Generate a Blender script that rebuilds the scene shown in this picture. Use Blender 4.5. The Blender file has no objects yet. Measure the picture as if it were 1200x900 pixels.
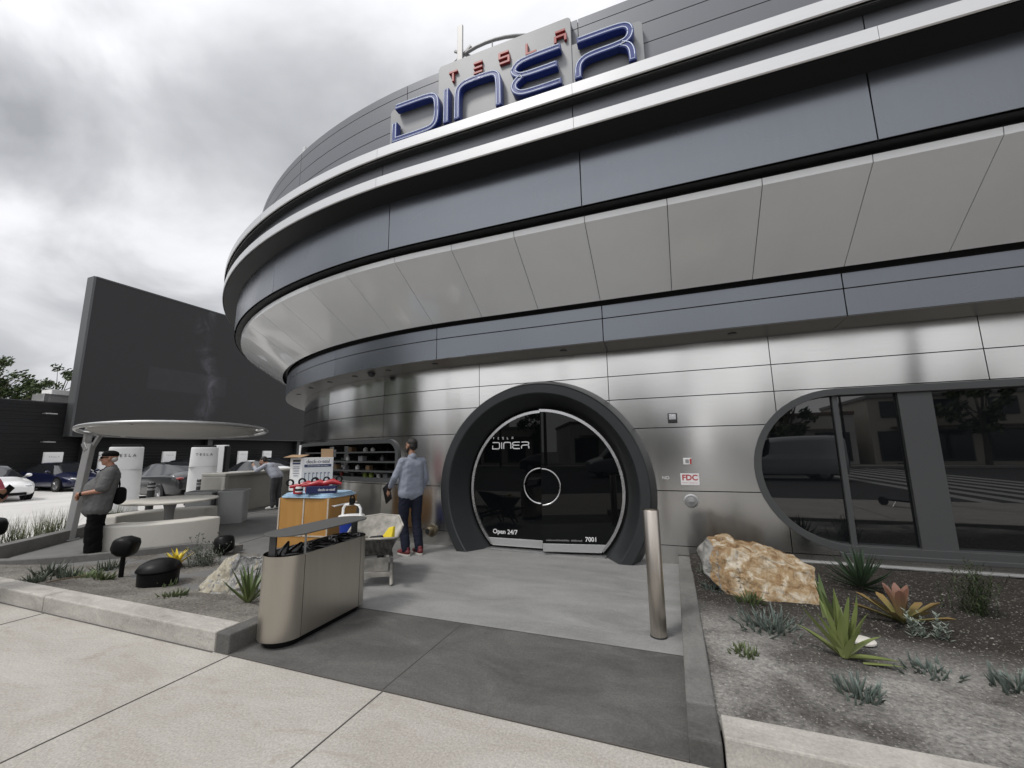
import bpy, bmesh, math, random
from mathutils import Vector, Matrix, noise
import numpy as np
rnd = random.Random(7)
C = bpy.context.scene.collection
SC = bpy.context.scene
R_ = math.radians

# ------------------------------------------------------------------ camera
CAM_H = 1.55
PITCH, YAW, ROLL, FPX = 0.160409, 0.364310, -0.0141697, 483.84
_cy, _sy, _cp, _sp = math.cos(YAW), math.sin(YAW), math.cos(PITCH), math.sin(PITCH)
_fw = Vector((-_sy*_cp, _cy*_cp, _sp)); _rt = Vector((_cy, _sy, 0)); _up = _rt.cross(_fw)
_r2 = _rt*math.cos(ROLL) + _up*math.sin(ROLL); _u2 = _up*math.cos(ROLL) - _rt*math.sin(ROLL)
cd = bpy.data.cameras.new('camera'); cam = bpy.data.objects.new('camera', cd); C.objects.link(cam)
cd.sensor_fit = 'HORIZONTAL'; cd.sensor_width = 36; cd.lens = 36*FPX/1200
cd.clip_start = 0.05; cd.clip_end = 2000
cam.matrix_world = Matrix(((_r2.x, _u2.x, -_fw.x, 0), (_r2.y, _u2.y, -_fw.y, 0), (_r2.z, _u2.z, -_fw.z, CAM_H), (0, 0, 0, 1)))
SC.camera = cam

# ------------------------------------------------------------------ sky, sun, exposure
SUN_EL, SUN_AZ = R_(58), R_(215)      # azimuth measured clockwise from +Y: behind the camera, to its left
sun_dir = Vector((math.sin(SUN_AZ)*math.cos(SUN_EL), math.cos(SUN_AZ)*math.cos(SUN_EL), math.sin(SUN_EL)))
W = bpy.data.worlds.new('World'); SC.world = W; W.use_nodes = True
nt = W.node_tree; nt.nodes.clear()
def wn(t, **k):
    n = nt.nodes.new(t)
    for a, b in k.items(): setattr(n, a, b)
    return n
def wl(a, b): nt.links.new(a, b)
def wmath(op, a, b=None, c=None, clamp=False):
    n = wn('ShaderNodeMath', operation=op, use_clamp=clamp)
    for i, v in enumerate((a, b, c)):
        if v is None: continue
        if isinstance(v, (int, float)): n.inputs[i].default_value = v
        else: wl(v, n.inputs[i])
    return n.outputs[0]
sky = wn('ShaderNodeTexSky', sky_type='NISHITA', sun_disc=False, sun_elevation=SUN_EL, sun_rotation=SUN_AZ, air_density=1.0, dust_density=2.0)
tc = wn('ShaderNodeTexCoord'); sep = wn('ShaderNodeSeparateXYZ'); wl(tc.outputs['Generated'], sep.inputs[0])
zc = wmath('ADD', wmath('MAXIMUM', sep.outputs[2], 0.0), 0.42)
comb = wn('ShaderNodeCombineXYZ'); wl(wmath('DIVIDE', sep.outputs[0], zc), comb.inputs[0]); wl(wmath('DIVIDE', sep.outputs[1], zc), comb.inputs[1])
mp = wn('ShaderNodeMapping'); wl(comb.outputs[0], mp.inputs[0]); mp.inputs['Location'].default_value = (3.1, 1.7, 0); mp.inputs['Rotation'].default_value = (0, 0, R_(35)); mp.inputs['Scale'].default_value = (0.85, 1.1, 1)
n1 = wn('ShaderNodeTexNoise'); n1.inputs['Scale'].default_value = 2.0; n1.inputs['Detail'].default_value = 6; n1.inputs['Roughness'].default_value = 0.5; n1.inputs['Distortion'].default_value = 0.45; wl(mp.outputs[0], n1.inputs['Vector'])
n2 = wn('ShaderNodeTexNoise'); n2.inputs['Scale'].default_value = 0.7; n2.inputs['Detail'].default_value = 2; wl(mp.outputs[0], n2.inputs['Vector'])
# grey cloud bellies to the west, brighter overhead and behind the diner
west = wmath('MULTIPLY_ADD', sep.outputs[0], -0.62, wmath('MULTIPLY', sep.outputs[1], 0.25))
dark = wmath('ADD', wmath('MULTIPLY', n1.outputs[0], 1.0), wmath('MULTIPLY', n2.outputs[0], 0.35))
dark = wmath('ADD', dark, wmath('MULTIPLY', west, 0.30))
rmp = wn('ShaderNodeValToRGB'); wl(dark, rmp.inputs[0])
e = rmp.color_ramp.elements
e[0].position = 0.62; e[0].color = (1.0, 1.0, 1.02, 1)
e[1].position = 1.0; e[1].color = (0.36, 0.37, 0.39, 1)
m_ = e.new(0.74); m_.color = (0.86, 0.865, 0.895, 1)
m_ = e.new(0.86); m_.color = (0.57, 0.58, 0.605, 1)
# sun side glow of the overcast
dt = wn('ShaderNodeVectorMath', operation='DOT_PRODUCT'); wl(tc.outputs['Generated'], dt.inputs[0]); dt.inputs[1].default_value = sun_dir
glow = wmath('ADD', wmath('MULTIPLY', wmath('POWER', wmath('MAXIMUM', dt.outputs['Value'], 0.0), 3.0), .9), 1.0)
cl = wn('ShaderNodeVectorMath', operation='SCALE'); wl(rmp.outputs[0], cl.inputs[0]); wl(wmath('MULTIPLY', glow, 10.0), cl.inputs['Scale'])
gap = wn('ShaderNodeMapRange'); wl(n1.outputs[0], gap.inputs[0]); gap.inputs[1].default_value = 0.22; gap.inputs[2].default_value = 0.34; gap.inputs[3].default_value = 0.45; gap.inputs[4].default_value = 0.03
mixw = wn('ShaderNodeMix', data_type='RGBA'); wl(gap.outputs[0], mixw.inputs[0]); wl(cl.outputs[0], mixw.inputs[6]); wl(sky.outputs[0], mixw.inputs[7])
bgn = wn('ShaderNodeBackground'); wl(mixw.outputs[2], bgn.inputs[0]); bgn.inputs[1].default_value = 0.1
wo = wn('ShaderNodeOutputWorld'); wl(bgn.outputs[0], wo.inputs[0])
sl = bpy.data.lights.new('sun', 'SUN'); so = bpy.data.objects.new('sun', sl); C.objects.link(so)
sl.energy = 1.6; sl.angle = R_(11); sl.color = (1, 0.96, 0.90)
so.rotation_euler = (-sun_dir).to_track_quat('-Z', 'Y').to_euler(); so.location = (-20, -30, 50)
SC.view_settings.view_transform = 'Standard'; SC.view_settings.look = 'None'; SC.view_settings.gamma = 1
SC.view_settings.exposure = 0.02; SC.view_settings.use_curve_mapping = False
SC.cycles.max_bounces = 8; SC.cycles.glossy_bounces = 5; SC.cycles.diffuse_bounces = 4
SC.cycles.sample_clamp_indirect = 6

# ------------------------------------------------------------------ helpers
def ray(px, py):
    return (_fw*FPX + _r2*(px-600) - _u2*(py-450)).normalized()
def gr(px, py, z=0.0):
    d = ray(px, py); t = (z-CAM_H)/d.z; return Vector((d.x*t, d.y*t, z))
def along(px, dist, z=0.0):
    d = ray(px, 540); k = dist/math.hypot(d.x, d.y); return Vector((d.x*k, d.y*k, z))
def wp(px, py, Y):
    d = ray(px, py); t = Y/d.y; return (d.x*t, CAM_H+d.z*t)

class MB:
    def __init__(s): s.v = []; s.f = []; s.m = []
    def add(s, vs, fs, mi=0):
        o = len(s.v); s.v += [tuple(v) for v in vs]
        for f in fs: s.f.append(tuple(i+o for i in f)); s.m.append(mi)
    def box(s, c, d, rz=0, M=None, mi=0):
        hx, hy, hz = d[0]/2, d[1]/2, d[2]/2
        vs = [Vector((x, y, z)) for z in (-hz, hz) for x, y in ((-hx, -hy), (hx, -hy), (hx, hy), (-hx, hy))]
        Mx = (M if M is not None else Matrix.Rotation(rz, 4, 'Z'))
        vs = [Mx @ v + Vector(c) for v in vs]
        s.add(vs, [(3, 2, 1, 0), (4, 5, 6, 7), (0, 1, 5, 4), (1, 2, 6, 5), (2, 3, 7, 6), (3, 0, 4, 7)], mi)
    def bar(s, a, b, w, h, mi=0):
        a = Vector(a); b = Vector(b); d = (b-a); L = d.length
        s.box((a+b)/2, (w, h, L), M=d.to_track_quat('Z', 'Y').to_matrix().to_4x4(), mi=mi)
    def prism(s, poly, z0, z1, mi=0):
        n = len(poly)
        vs = [(p[0], p[1], z0) for p in poly]+[(p[0], p[1], z1) for p in poly]
        fs = [tuple(range(n-1, -1, -1)), tuple(range(n, 2*n))]+[(i, (i+1) % n, n+(i+1) % n, n+i) for i in range(n)]
        s.add(vs, fs, mi)
    def prismM(s, poly, d0, d1, f, mi=0):           # f(u, v, d) -> xyz
        n = len(poly)
        vs = [f(p[0], p[1], d0) for p in poly]+[f(p[0], p[1], d1) for p in poly]
        fs = [tuple(range(n-1, -1, -1)), tuple(range(n, 2*n))]+[(i, (i+1) % n, n+(i+1) % n, n+i) for i in range(n)]
        s.add(vs, fs, mi)
    def tube(s, pts, r, n=8, mi=0, closed=False, cap=True):
        pts = [Vector(p) for p in pts]; N = len(pts)
        rs = r if isinstance(r, (list, tuple)) else [r]*N
        up = None; vs = []
        for i, p in enumerate(pts):
            if closed: t = pts[(i+1) % N]-pts[i-1]
            else: t = pts[min(i+1, N-1)]-pts[max(i-1, 0)]
            if t.length < 1e-9: t = Vector((0, 0, 1))
            t.normalize()
            if up is None: up = Vector((0, 0, 1)) if abs(t.z) < .9 else Vector((1, 0, 0))
            a = t.cross(up)
            if a.length < 1e-6: a = t.orthogonal()
            a.normalize(); b = t.cross(a).normalized(); up = -b if False else up
            for k in range(n):
                th = 2*math.pi*k/n; vs.append(p+a*math.cos(th)*rs[i]+b*math.sin(th)*rs[i])
        fs = []
        for i in range(N if closed else N-1):
            j = (i+1) % N
            for k in range(n): fs.append((i*n+k, i*n+(k+1) % n, j*n+(k+1) % n, j*n+k))
        if cap and not closed: fs += [tuple(range(n-1, -1, -1)), tuple(range((N-1)*n, N*n))]
        s.add(vs, fs, mi)
    def lathe(s, prof, c=(0, 0, 0), n=24, mi=0):
        vs = []; fs = []; N = len(prof)
        for (r, z) in prof:
            for k in range(n):
                th = 2*math.pi*k/n; vs.append((c[0]+r*math.cos(th), c[1]+r*math.sin(th), c[2]+z))
        for i in range(N-1):
            for k in range(n): fs.append((i*n+k, i*n+(k+1) % n, (i+1)*n+(k+1) % n, (i+1)*n+k))
        if prof[0][0] > 1e-4: fs.append(tuple(range(n-1, -1, -1)))
        if prof[-1][0] > 1e-4: fs.append(tuple(range((N-1)*n, N*n)))
        s.add(vs, fs, mi)
    def ell(s, c, r, M=None, nu=14, nv=9, mi=0):
        vs = []; fs = []; c = Vector(c)
        for i in range(nv+1):
            ph = math.pi*i/nv
            for k in range(nu):
                th = 2*math.pi*k/nu
                v = Vector((r[0]*math.sin(ph)*math.cos(th), r[1]*math.sin(ph)*math.sin(th), r[2]*math.cos(ph)))
                vs.append((M @ v if M is not None else v)+c)
        for i in range(nv):
            for k in range(nu): fs.append((i*nu+k, (i+1)*nu+k, (i+1)*nu+(k+1) % nu, i*nu+(k+1) % nu))
        s.add(vs, fs, mi)
    def cap(s, a, b, ra, rb, n=12, m=5, mi=0):      # tapered capsule
        a = Vector(a); b = Vector(b); d = b-a; L = d.length
        if L < 1e-6: d = Vector((0, 0, 1))
        q = d.to_track_quat('Z', 'Y').to_matrix()
        prof = [(ra*math.cos(t), -ra*math.sin(t)) for t in [math.pi/2*(1-i/m) for i in range(m+1)]]
        prof += [(rb*math.cos(t), L+rb*math.sin(t)) for t in [math.pi/2*i/m for i in range(m+1)]]
        vs = []; fs = []
        for (r, z) in prof:
            for k in range(n):
                th = 2*math.pi*k/n; vs.append(q @ Vector((r*math.cos(th), r*math.sin(th), z))+a)
        for i in range(len(prof)-1):
            for k in range(n): fs.append((i*n+k, i*n+(k+1) % n, (i+1)*n+(k+1) % n, (i+1)*n+k))
        s.add(vs, fs, mi)
    def mesh(s, name):
        me = bpy.data.meshes.new(name); me.from_pydata(s.v, [], s.f)
        me.polygons.foreach_set('material_index', s.m)
        bm = bmesh.new(); bm.from_mesh(me); bmesh.ops.remove_doubles(bm, verts=bm.verts, dist=1e-5)
        bmesh.ops.recalc_face_normals(bm, faces=bm.faces); bm.to_mesh(me); bm.free()
        return me
    def build(s, name, mats, parent=None, smooth=None, bevel=0, loc=None):
        me = s.mesh(name)
        for m in (mats if isinstance(mats, (list, tuple)) else [mats]): me.materials.append(m)
        return link(name, me, parent, smooth, bevel, loc)

def link(name, me, parent=None, smooth=None, bevel=0, loc=None):
    o = bpy.data.objects.new(name, me); C.objects.link(o)
    if parent is not None: o.parent = parent
    if loc is not None: o.location = loc
    if smooth: shade(me, smooth)
    if bevel:
        b = o.modifiers.new('bevel', 'BEVEL'); b.width = bevel; b.segments = 2; b.limit_method = 'ANGLE'; b.angle_limit = R_(40)
        b.harden_normals = False
    return o
def shade(me, ang=True):
    me.polygons.foreach_set('use_smooth', [True]*len(me.polygons))
    if ang is not True:
        try: me.set_sharp_from_angle(angle=R_(ang))
        except Exception: pass
def thing(name, label, cat, loc=(0, 0, 0), rz=0, group=None):
    o = bpy.data.objects.new(name, None); C.objects.link(o); o.empty_display_size = .2
    o.location = loc; o.rotation_euler = (0, 0, rz); return tag(o, label, cat, group)
def tag(o, label, cat, group=None):
    o['label'] = label; o['category'] = cat
    if group: o['group'] = group
    return o
def struct(o): o['kind'] = 'structure'; return o
def dup(root, loc, rz, label, group=None):
    r = root.copy(); C.objects.link(r); r.location = loc; r.rotation_euler = (0, 0, rz); r['label'] = label
    if group: r['group'] = group
    for ch in list(root.children):
        c = ch.copy(); C.objects.link(c); c.parent = r
        for g in ch.children:
            d = g.copy(); C.objects.link(d); d.parent = c
    return r
def text_mesh(txt, size, depth=0.002, name='lettering', align='CENTER', sx=1.0, space=1.0, bold=0.0):
    cu = bpy.data.curves.new('t', 'FONT'); cu.body = txt; cu.size = size; cu.extrude = depth; cu.align_x = align; cu.align_y = 'CENTER'; cu.space_character = space
    cu.resolution_u = 3; cu.offset = bold*size
    o = bpy.data.objects.new('t', cu); C.objects.link(o)
    dg = bpy.context.evaluated_depsgraph_get(); me = bpy.data.meshes.new_from_object(o.evaluated_get(dg)); me.name = name
    bpy.data.objects.remove(o); bpy.data.curves.remove(cu)
    if sx != 1.0: me.transform(Matrix.Scale(sx, 4, (1, 0, 0)))
    return me
def text(txt, size, mat, M, parent=None, name='lettering', **k):      # text lies in local XY, M places it
    me = text_mesh(txt, size, name=name, **k); me.transform(M); me.materials.clear(); me.materials.append(mat)
    return link(name, me, parent)
FACE = Matrix(((1, 0, 0, 0), (0, 0, -1, 0), (0, 1, 0, 0), (0, 0, 0, 1)))      # XY plane -> facing -Y
def facing(loc, az=0):          # text facing -Y turned by az about Z
    return Matrix.Translation(loc) @ Matrix.Rotation(az, 4, 'Z') @ FACE
def applied(o):
    dg = bpy.context.evaluated_depsgraph_get(); me = bpy.data.meshes.new_from_object(o.evaluated_get(dg))
    o.modifiers.clear(); old = o.data; o.data = me; return o

# ------------------------------------------------------------------ materials
def mat(name, col, rough=0.6, metal=0.0, var=0.0, vscale=4.0, bump=0.0, bscale=40.0, spec=0.5, col2=None, stretch=(1, 1, 1), coat=0.0, ior=None, detail=5, rvar=0.0, emis=None):
    m = bpy.data.materials.new(name); m.use_nodes = True; t = m.node_tree; b = t.nodes['Principled BSDF']
    b.inputs['Base Color'].default_value = (*col, 1); b.inputs['Roughness'].default_value = rough; b.inputs['Metallic'].default_value = metal
    b.inputs['Specular IOR Level'].default_value = spec; b.inputs['Coat Weight'].default_value = coat
    if ior: b.inputs['IOR'].default_value = ior
    if emis: b.inputs['Emission Color'].default_value = (*emis[0], 1); b.inputs['Emission Strength'].default_value = emis[1]
    if var or bump or col2 or rvar:
        tcn = t.nodes.new('ShaderNodeTexCoord'); mpn = t.nodes.new('ShaderNodeMapping'); mpn.inputs['Scale'].default_value = stretch
        t.links.new(tcn.outputs['Object'], mpn.inputs[0])
    if var or col2 or rvar:
        nz = t.nodes.new('ShaderNodeTexNoise'); nz.inputs['Scale'].default_value = vscale; nz.inputs['Detail'].default_value = detail; nz.inputs['Roughness'].default_value = 0.62
        t.links.new(mpn.outputs[0], nz.inputs['Vector'])
    if var or col2:
        rp = t.nodes.new('ShaderNodeValToRGB'); t.links.new(nz.outputs[0], rp.inputs[0])
        a = [c*(1-var) for c in col]; c2 = col2 if col2 else [min(1, c*(1+var)) for c in col]
        rp.color_ramp.elements[0].position = 0.32; rp.color_ramp.elements[0].color = (*a, 1)
        rp.color_ramp.elements[1].position = 0.68; rp.color_ramp.elements[1].color = (*c2, 1)
        t.links.new(rp.outputs[0], b.inputs['Base Color'])
    if rvar:
        mr = t.nodes.new('ShaderNodeMapRange'); t.links.new(nz.outputs[0], mr.inputs[0]); mr.inputs[1].default_value = .3; mr.inputs[2].default_value = .7
        mr.inputs[3].default_value = max(.02, rough-rvar); mr.inputs[4].default_value = rough+rvar; t.links.new(mr.outputs[0], b.inputs['Roughness'])
    if bump:
        nb = t.nodes.new('ShaderNodeTexNoise'); nb.inputs['Scale'].default_value = bscale; nb.inputs['Detail'].default_value = 4
        t.links.new(mpn.outputs[0], nb.inputs['Vector'])
        bn = t.nodes.new('ShaderNodeBump'); bn.inputs['Strength'].default_value = bump; bn.inputs['Distance'].default_value = 0.01
        t.links.new(nb.outputs[0], bn.inputs['Height']); t.links.new(bn.outputs[0], b.inputs['Normal'])
    return m

def brushed(name, col, rough, aniso=0.75, grain=(3, 3, 260), gvar=0.08, wav=0.0, metal=1.0, smudge=0.12, vert=False):
    """brushed sheet metal: grain lines along the horizontal, reflections smeared up and down"""
    m = bpy.data.materials.new(name); m.use_nodes = True; t = m.node_tree; b = t.nodes['Principled BSDF']; N = t.nodes.new; L = t.links.new
    tcn = N('ShaderNodeTexCoord'); mpn = N('ShaderNodeMapping'); mpn.inputs['Scale'].default_value = grain; L(tcn.outputs['Object'], mpn.inputs[0])
    nz = N('ShaderNodeTexNoise'); nz.inputs['Scale'].default_value = 1; nz.inputs['Detail'].default_value = 3; L(mpn.outputs[0], nz.inputs['Vector'])
    n3 = N('ShaderNodeTexNoise'); n3.inputs['Scale'].default_value = .8; n3.inputs['Detail'].default_value = 1; L(tcn.outputs['Object'], n3.inputs['Vector'])
    rp = N('ShaderNodeValToRGB'); L(nz.outputs[0], rp.inputs[0])
    rp.color_ramp.elements[0].position = .3; rp.color_ramp.elements[0].color = (*[c*(1-gvar) for c in col], 1)
    rp.color_ramp.elements[1].position = .7; rp.color_ramp.elements[1].color = (*[min(1, c*(1+gvar)) for c in col], 1)
    L(rp.outputs[0], b.inputs['Base Color']); b.inputs['Metallic'].default_value = metal
    mr = N('ShaderNodeMapRange'); L(n3.outputs[0], mr.inputs[0]); mr.inputs[1].default_value = .35; mr.inputs[2].default_value = .7
    mr.inputs[3].default_value = rough*(1-smudge); mr.inputs[4].default_value = rough*(1+smudge); L(mr.outputs[0], b.inputs['Roughness'])
    b.inputs['Anisotropic'].default_value = aniso
    ge = N('ShaderNodeNewGeometry'); cr = N('ShaderNodeVectorMath'); cr.operation = 'CROSS_PRODUCT'; cr.inputs[0].default_value = (0, 0, 1); L(ge.outputs['True Normal'], cr.inputs[1])
    
    if vert:
        cv = N('ShaderNodeVectorMath'); cv.operation = 'CROSS_PRODUCT'; L(ge.outputs['True Normal'], cv.inputs[0]); L(cr.outputs[0], cv.inputs[1]); L(cv.outputs[0], b.inputs['Tangent'])
    else: L(cr.outputs[0], b.inputs['Tangent'])
    if wav:
        nw = N('ShaderNodeTexNoise'); nw.inputs['Scale'].default_value = 1.1; nw.inputs['Detail'].default_value = 1; L(tcn.outputs['Object'], nw.inputs['Vector'])
        bn = N('ShaderNodeBump'); bn.inputs['Strength'].default_value = 1; bn.inputs['Distance'].default_value = wav; L(nw.outputs[0], bn.inputs['Height']); L(bn.outputs[0], b.inputs['Normal'])
    return m

def concrete(name, col, stain, joints=(), dark=(0.05, 0.05, 0.05), streak=(1, 1, 1), amount=0.5, speck=0.3, blot=None, bamt=.6):
    m = bpy.data.materials.new(name); m.use_nodes = True; t = m.node_tree; b = t.nodes['Principled BSDF']; N = t.nodes.new; L = t.links.new
    ge = N('ShaderNodeNewGeometry'); mpn = N('ShaderNodeMapping'); mpn.inputs['Scale'].default_value = streak; L(ge.outputs['Position'], mpn.inputs[0])
    na = N('ShaderNodeTexNoise'); na.inputs['Scale'].default_value = 1.3; na.inputs['Detail'].default_value = 8; na.inputs['Roughness'].default_value = .68; na.inputs['Distortion'].default_value = .6; L(mpn.outputs[0], na.inputs['Vector'])
    nb = N('ShaderNodeTexNoise'); nb.inputs['Scale'].default_value = 70; nb.inputs['Detail'].default_value = 8; nb.inputs['Roughness'].default_value = .75; L(ge.outputs['Position'], nb.inputs['Vector'])
    ra = N('ShaderNodeValToRGB'); L(na.outputs[0], ra.inputs[0]); ra.color_ramp.elements[0].position = .36; ra.color_ramp.elements[0].color = (*stain, 1); ra.color_ramp.elements[1].position = .62; ra.color_ramp.elements[1].color = (*col, 1)
    mx = N('ShaderNodeMix'); mx.data_type = 'RGBA'; mx.inputs[0].default_value = amount; mx.inputs[6].default_value = (*col, 1); L(ra.outputs[0], mx.inputs[7])
    rb = N('ShaderNodeMapRange'); L(nb.outputs[0], rb.inputs[0]); rb.inputs[1].default_value = .3; rb.inputs[2].default_value = .7; rb.inputs[3].default_value = 1-speck; rb.inputs[4].default_value = 1+speck*.4
    vm = N('ShaderNodeVectorMath'); vm.operation = 'SCALE'; L(mx.outputs[2], vm.inputs[0]); L(rb.outputs[0], vm.inputs['Scale'])
    srcc = vm.outputs[0]
    if blot:
        nd = N('ShaderNodeTexNoise'); nd.inputs['Scale'].default_value = 2.1; nd.inputs['Detail'].default_value = 14; nd.inputs['Roughness'].default_value = .8; nd.inputs['Distortion'].default_value = .7; L(mpn.outputs[0], nd.inputs['Vector'])
        rd = N('ShaderNodeMapRange'); L(nd.outputs[0], rd.inputs[0]); rd.inputs[1].default_value = .54; rd.inputs[2].default_value = .72; rd.inputs[3].default_value = 0; rd.inputs[4].default_value = bamt
        md = N('ShaderNodeMix'); md.data_type = 'RGBA'; L(rd.outputs[0], md.inputs[0]); L(vm.outputs[0], md.inputs[6]); md.inputs[7].default_value = (*blot, 1); srcc = md.outputs[2]
    # scattered gum spots and leaf stains
    vo = N('ShaderNodeTexVoronoi'); vo.inputs['Scale'].default_value = 1.15; L(ge.outputs['Position'], vo.inputs['Vector'])
    vs = N('ShaderNodeMath'); vs.operation = 'LESS_THAN'; L(vo.outputs['Distance'], vs.inputs[0]); vs.inputs[1].default_value = .022
    mg = N('ShaderNodeMix'); mg.data_type = 'RGBA'; vf = N('ShaderNodeMath'); vf.operation = 'MULTIPLY'; L(vs.outputs[0], vf.inputs[0]); vf.inputs[1].default_value = .35; L(vf.outputs[0], mg.inputs[0]); L(srcc, mg.inputs[6]); mg.inputs[7].default_value = (*dark, 1)
    L(mg.outputs[2], b.inputs['Base Color']); b.inputs['Roughness'].default_value = .85; b.inputs['Specular IOR Level'].default_value = .3
    bn = N('ShaderNodeBump'); bn.inputs['Strength'].default_value = .35; bn.inputs['Distance'].default_value = .006; L(nb.outputs[0], bn.inputs['Height']); L(bn.outputs[0], b.inputs['Normal'])
    return m

M = {}
M['steel'] = brushed('brushed_steel', (.62, .615, .60), .17, .8, gvar=.04, vert=True, smudge=.2)
M['steel_bin'] = brushed('bin_steel', (.50, .47, .42), .36, .5, grain=(16, 16, 1.2), gvar=.03)
M['steel_round'] = brushed('round_steel', (.50, .46, .41), .34, .4, grain=(60, 60, 2), gvar=.1)
M['band'] = brushed('grey_metal_cladding', (.150, .161, .178), .28, .5, grain=(30, 30, 2.5), gvar=.012, metal=.9, wav=.0015)
M['parapet'] = brushed('grey_parapet_cladding', (.125, .13, .142), .42, .4, grain=(30, 30, 2.5), gvar=.012, metal=.6, wav=.001)
M['ribbon'] = brushed('bright_ribbon_metal', (.54, .545, .55), .36, .4, gvar=.03, wav=.003, metal=.6)
M['black_gap'] = mat('black_reveal', (.010, .010, .011), .6)
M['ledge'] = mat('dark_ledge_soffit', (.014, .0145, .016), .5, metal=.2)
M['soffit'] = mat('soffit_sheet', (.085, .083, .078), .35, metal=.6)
M['white_panel'] = mat('glossy_white_panel', (.80, .815, .83), .12, bump=.35, bscale=.6, coat=.3, var=.04, vscale=.6)
M['portal'] = mat('portal_dark_metal', (.036, .039, .041), .42, metal=.4, var=.05, vscale=2)
M['winframe'] = mat('window_frame_grey', (.075, .078, .08), .45, metal=.3)
M['darkglass'] = mat('dark_tinted_glass', (.003, .0035, .004), .012, spec=.5, ior=1.36)
M['winglass'] = mat('window_tinted_glass', (.006, .007, .008), .015, spec=.5, ior=1.85)
M['silver'] = mat('silver_trim', (.62, .62, .63), .28, metal=1, rvar=.08, vscale=8)
M['white'] = mat('white_paint', (.78, .78, .77), .45)
M['white_sign'] = mat('white_sign_face', (.80, .80, .80), .4)
M['red'] = mat('red_paint', (.42, .02, .025), .45)
M['red_letter'] = mat('red_letter', (.30, .035, .03), .4)
M['blue_letter'] = mat('blue_channel_letter', (.006, .026, .19), .3, coat=.3)
M['neon'] = mat('white_neon_tube', (.75, .80, .9), .25, emis=((.75, .85, 1.0), .25))
M['signplate'] = mat('sign_backing_metal', (.20, .205, .212), .5, metal=.5, var=.04, vscale=3)
M['black'] = mat('black_plastic', (.004, .004, .0045), .42, spec=.18)
M['blackmetal'] = mat('dark_grey_metal', (.045, .046, .048), .4, metal=.4)
M['blackrubber'] = mat('black_rubber', (.014, .014, .015), .8, bump=.3, bscale=60)
M['bag'] = mat('black_bin_bag', (.008, .008, .009), .22)
M['grey_metal'] = mat('grey_painted_metal', (.30, .30, .30), .45, metal=.3, var=.05, vscale=6)
M['hood'] = mat('grey_hood_metal', (.085, .085, .083), .5, metal=.2)
M['galv'] = mat('galvanised_metal', (.42, .42, .42), .4, metal=.8, var=.08, vscale=10)
M['fabric'] = mat('canopy_fabric', (.52, .51, .49), .85, var=.05, vscale=3)
M['cast'] = concrete('cast_white_concrete', (.62, .60, .55), (.5, .48, .44), amount=.3, speck=.1)
M['counter'] = concrete('counter_concrete', (.36, .35, .32), (.27, .26, .24), amount=.4, speck=.12)
M['binlid'] = mat('grey_bin_plastic', (.36, .365, .37), .5, var=.03)
M['wallblack'] = None
M['sidewalk'] = concrete('sidewalk_concrete', (.46, .44, .405), (.335, .31, .275), amount=.7, streak=(.7, 1.5, 1), speck=.42, blot=(.21, .175, .14), bamt=.75)
M['kerb'] = concrete('kerb_concrete', (.47, .45, .415), (.27, .255, .23), amount=.7, streak=(1.3, 2.5, 3), speck=.3, blot=(.13, .115, .095), bamt=.8)
M['kerbdark'] = concrete('kerb_grey_concrete', (.20, .195, .187), (.10, .10, .096), amount=.7, speck=.3, blot=(.05, .048, .045))
M['slabdark'] = concrete('dark_slab_concrete', (.125, .121, .116), (.075, .073, .07), amount=.9, streak=(1.0, 1.8, 1), speck=.35, blot=(.19, .187, .182), bamt=.35)
M['slablight'] = concrete('grey_slab_concrete', (.28, .28, .275), (.19, .19, .187), amount=.85, streak=(.6, 1.6, 1), speck=.25, blot=(.36, .36, .355), bamt=.5)
M['patio'] = concrete('patio_concrete', (.17, .17, .167), (.115, .115, .112), amount=.7, speck=.15)
M['lot'] = concrete('lot_concrete', (.58, .57, .55), (.40, .39, .37), amount=.6, streak=(.25, .12, 1), speck=.15)
M['asphalt'] = concrete('asphalt', (.055, .055, .056), (.035, .035, .036), amount=.6, speck=.4)
M['ground'] = mat('far_ground', (.16, .155, .145), .9, var=.2, vscale=.1)
M['joint'] = mat('joint_dark', (.085, .08, .075), .9)
M['paintline'] = mat('road_paint', (.34, .34, .33), .7, var=.1, vscale=3)
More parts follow.
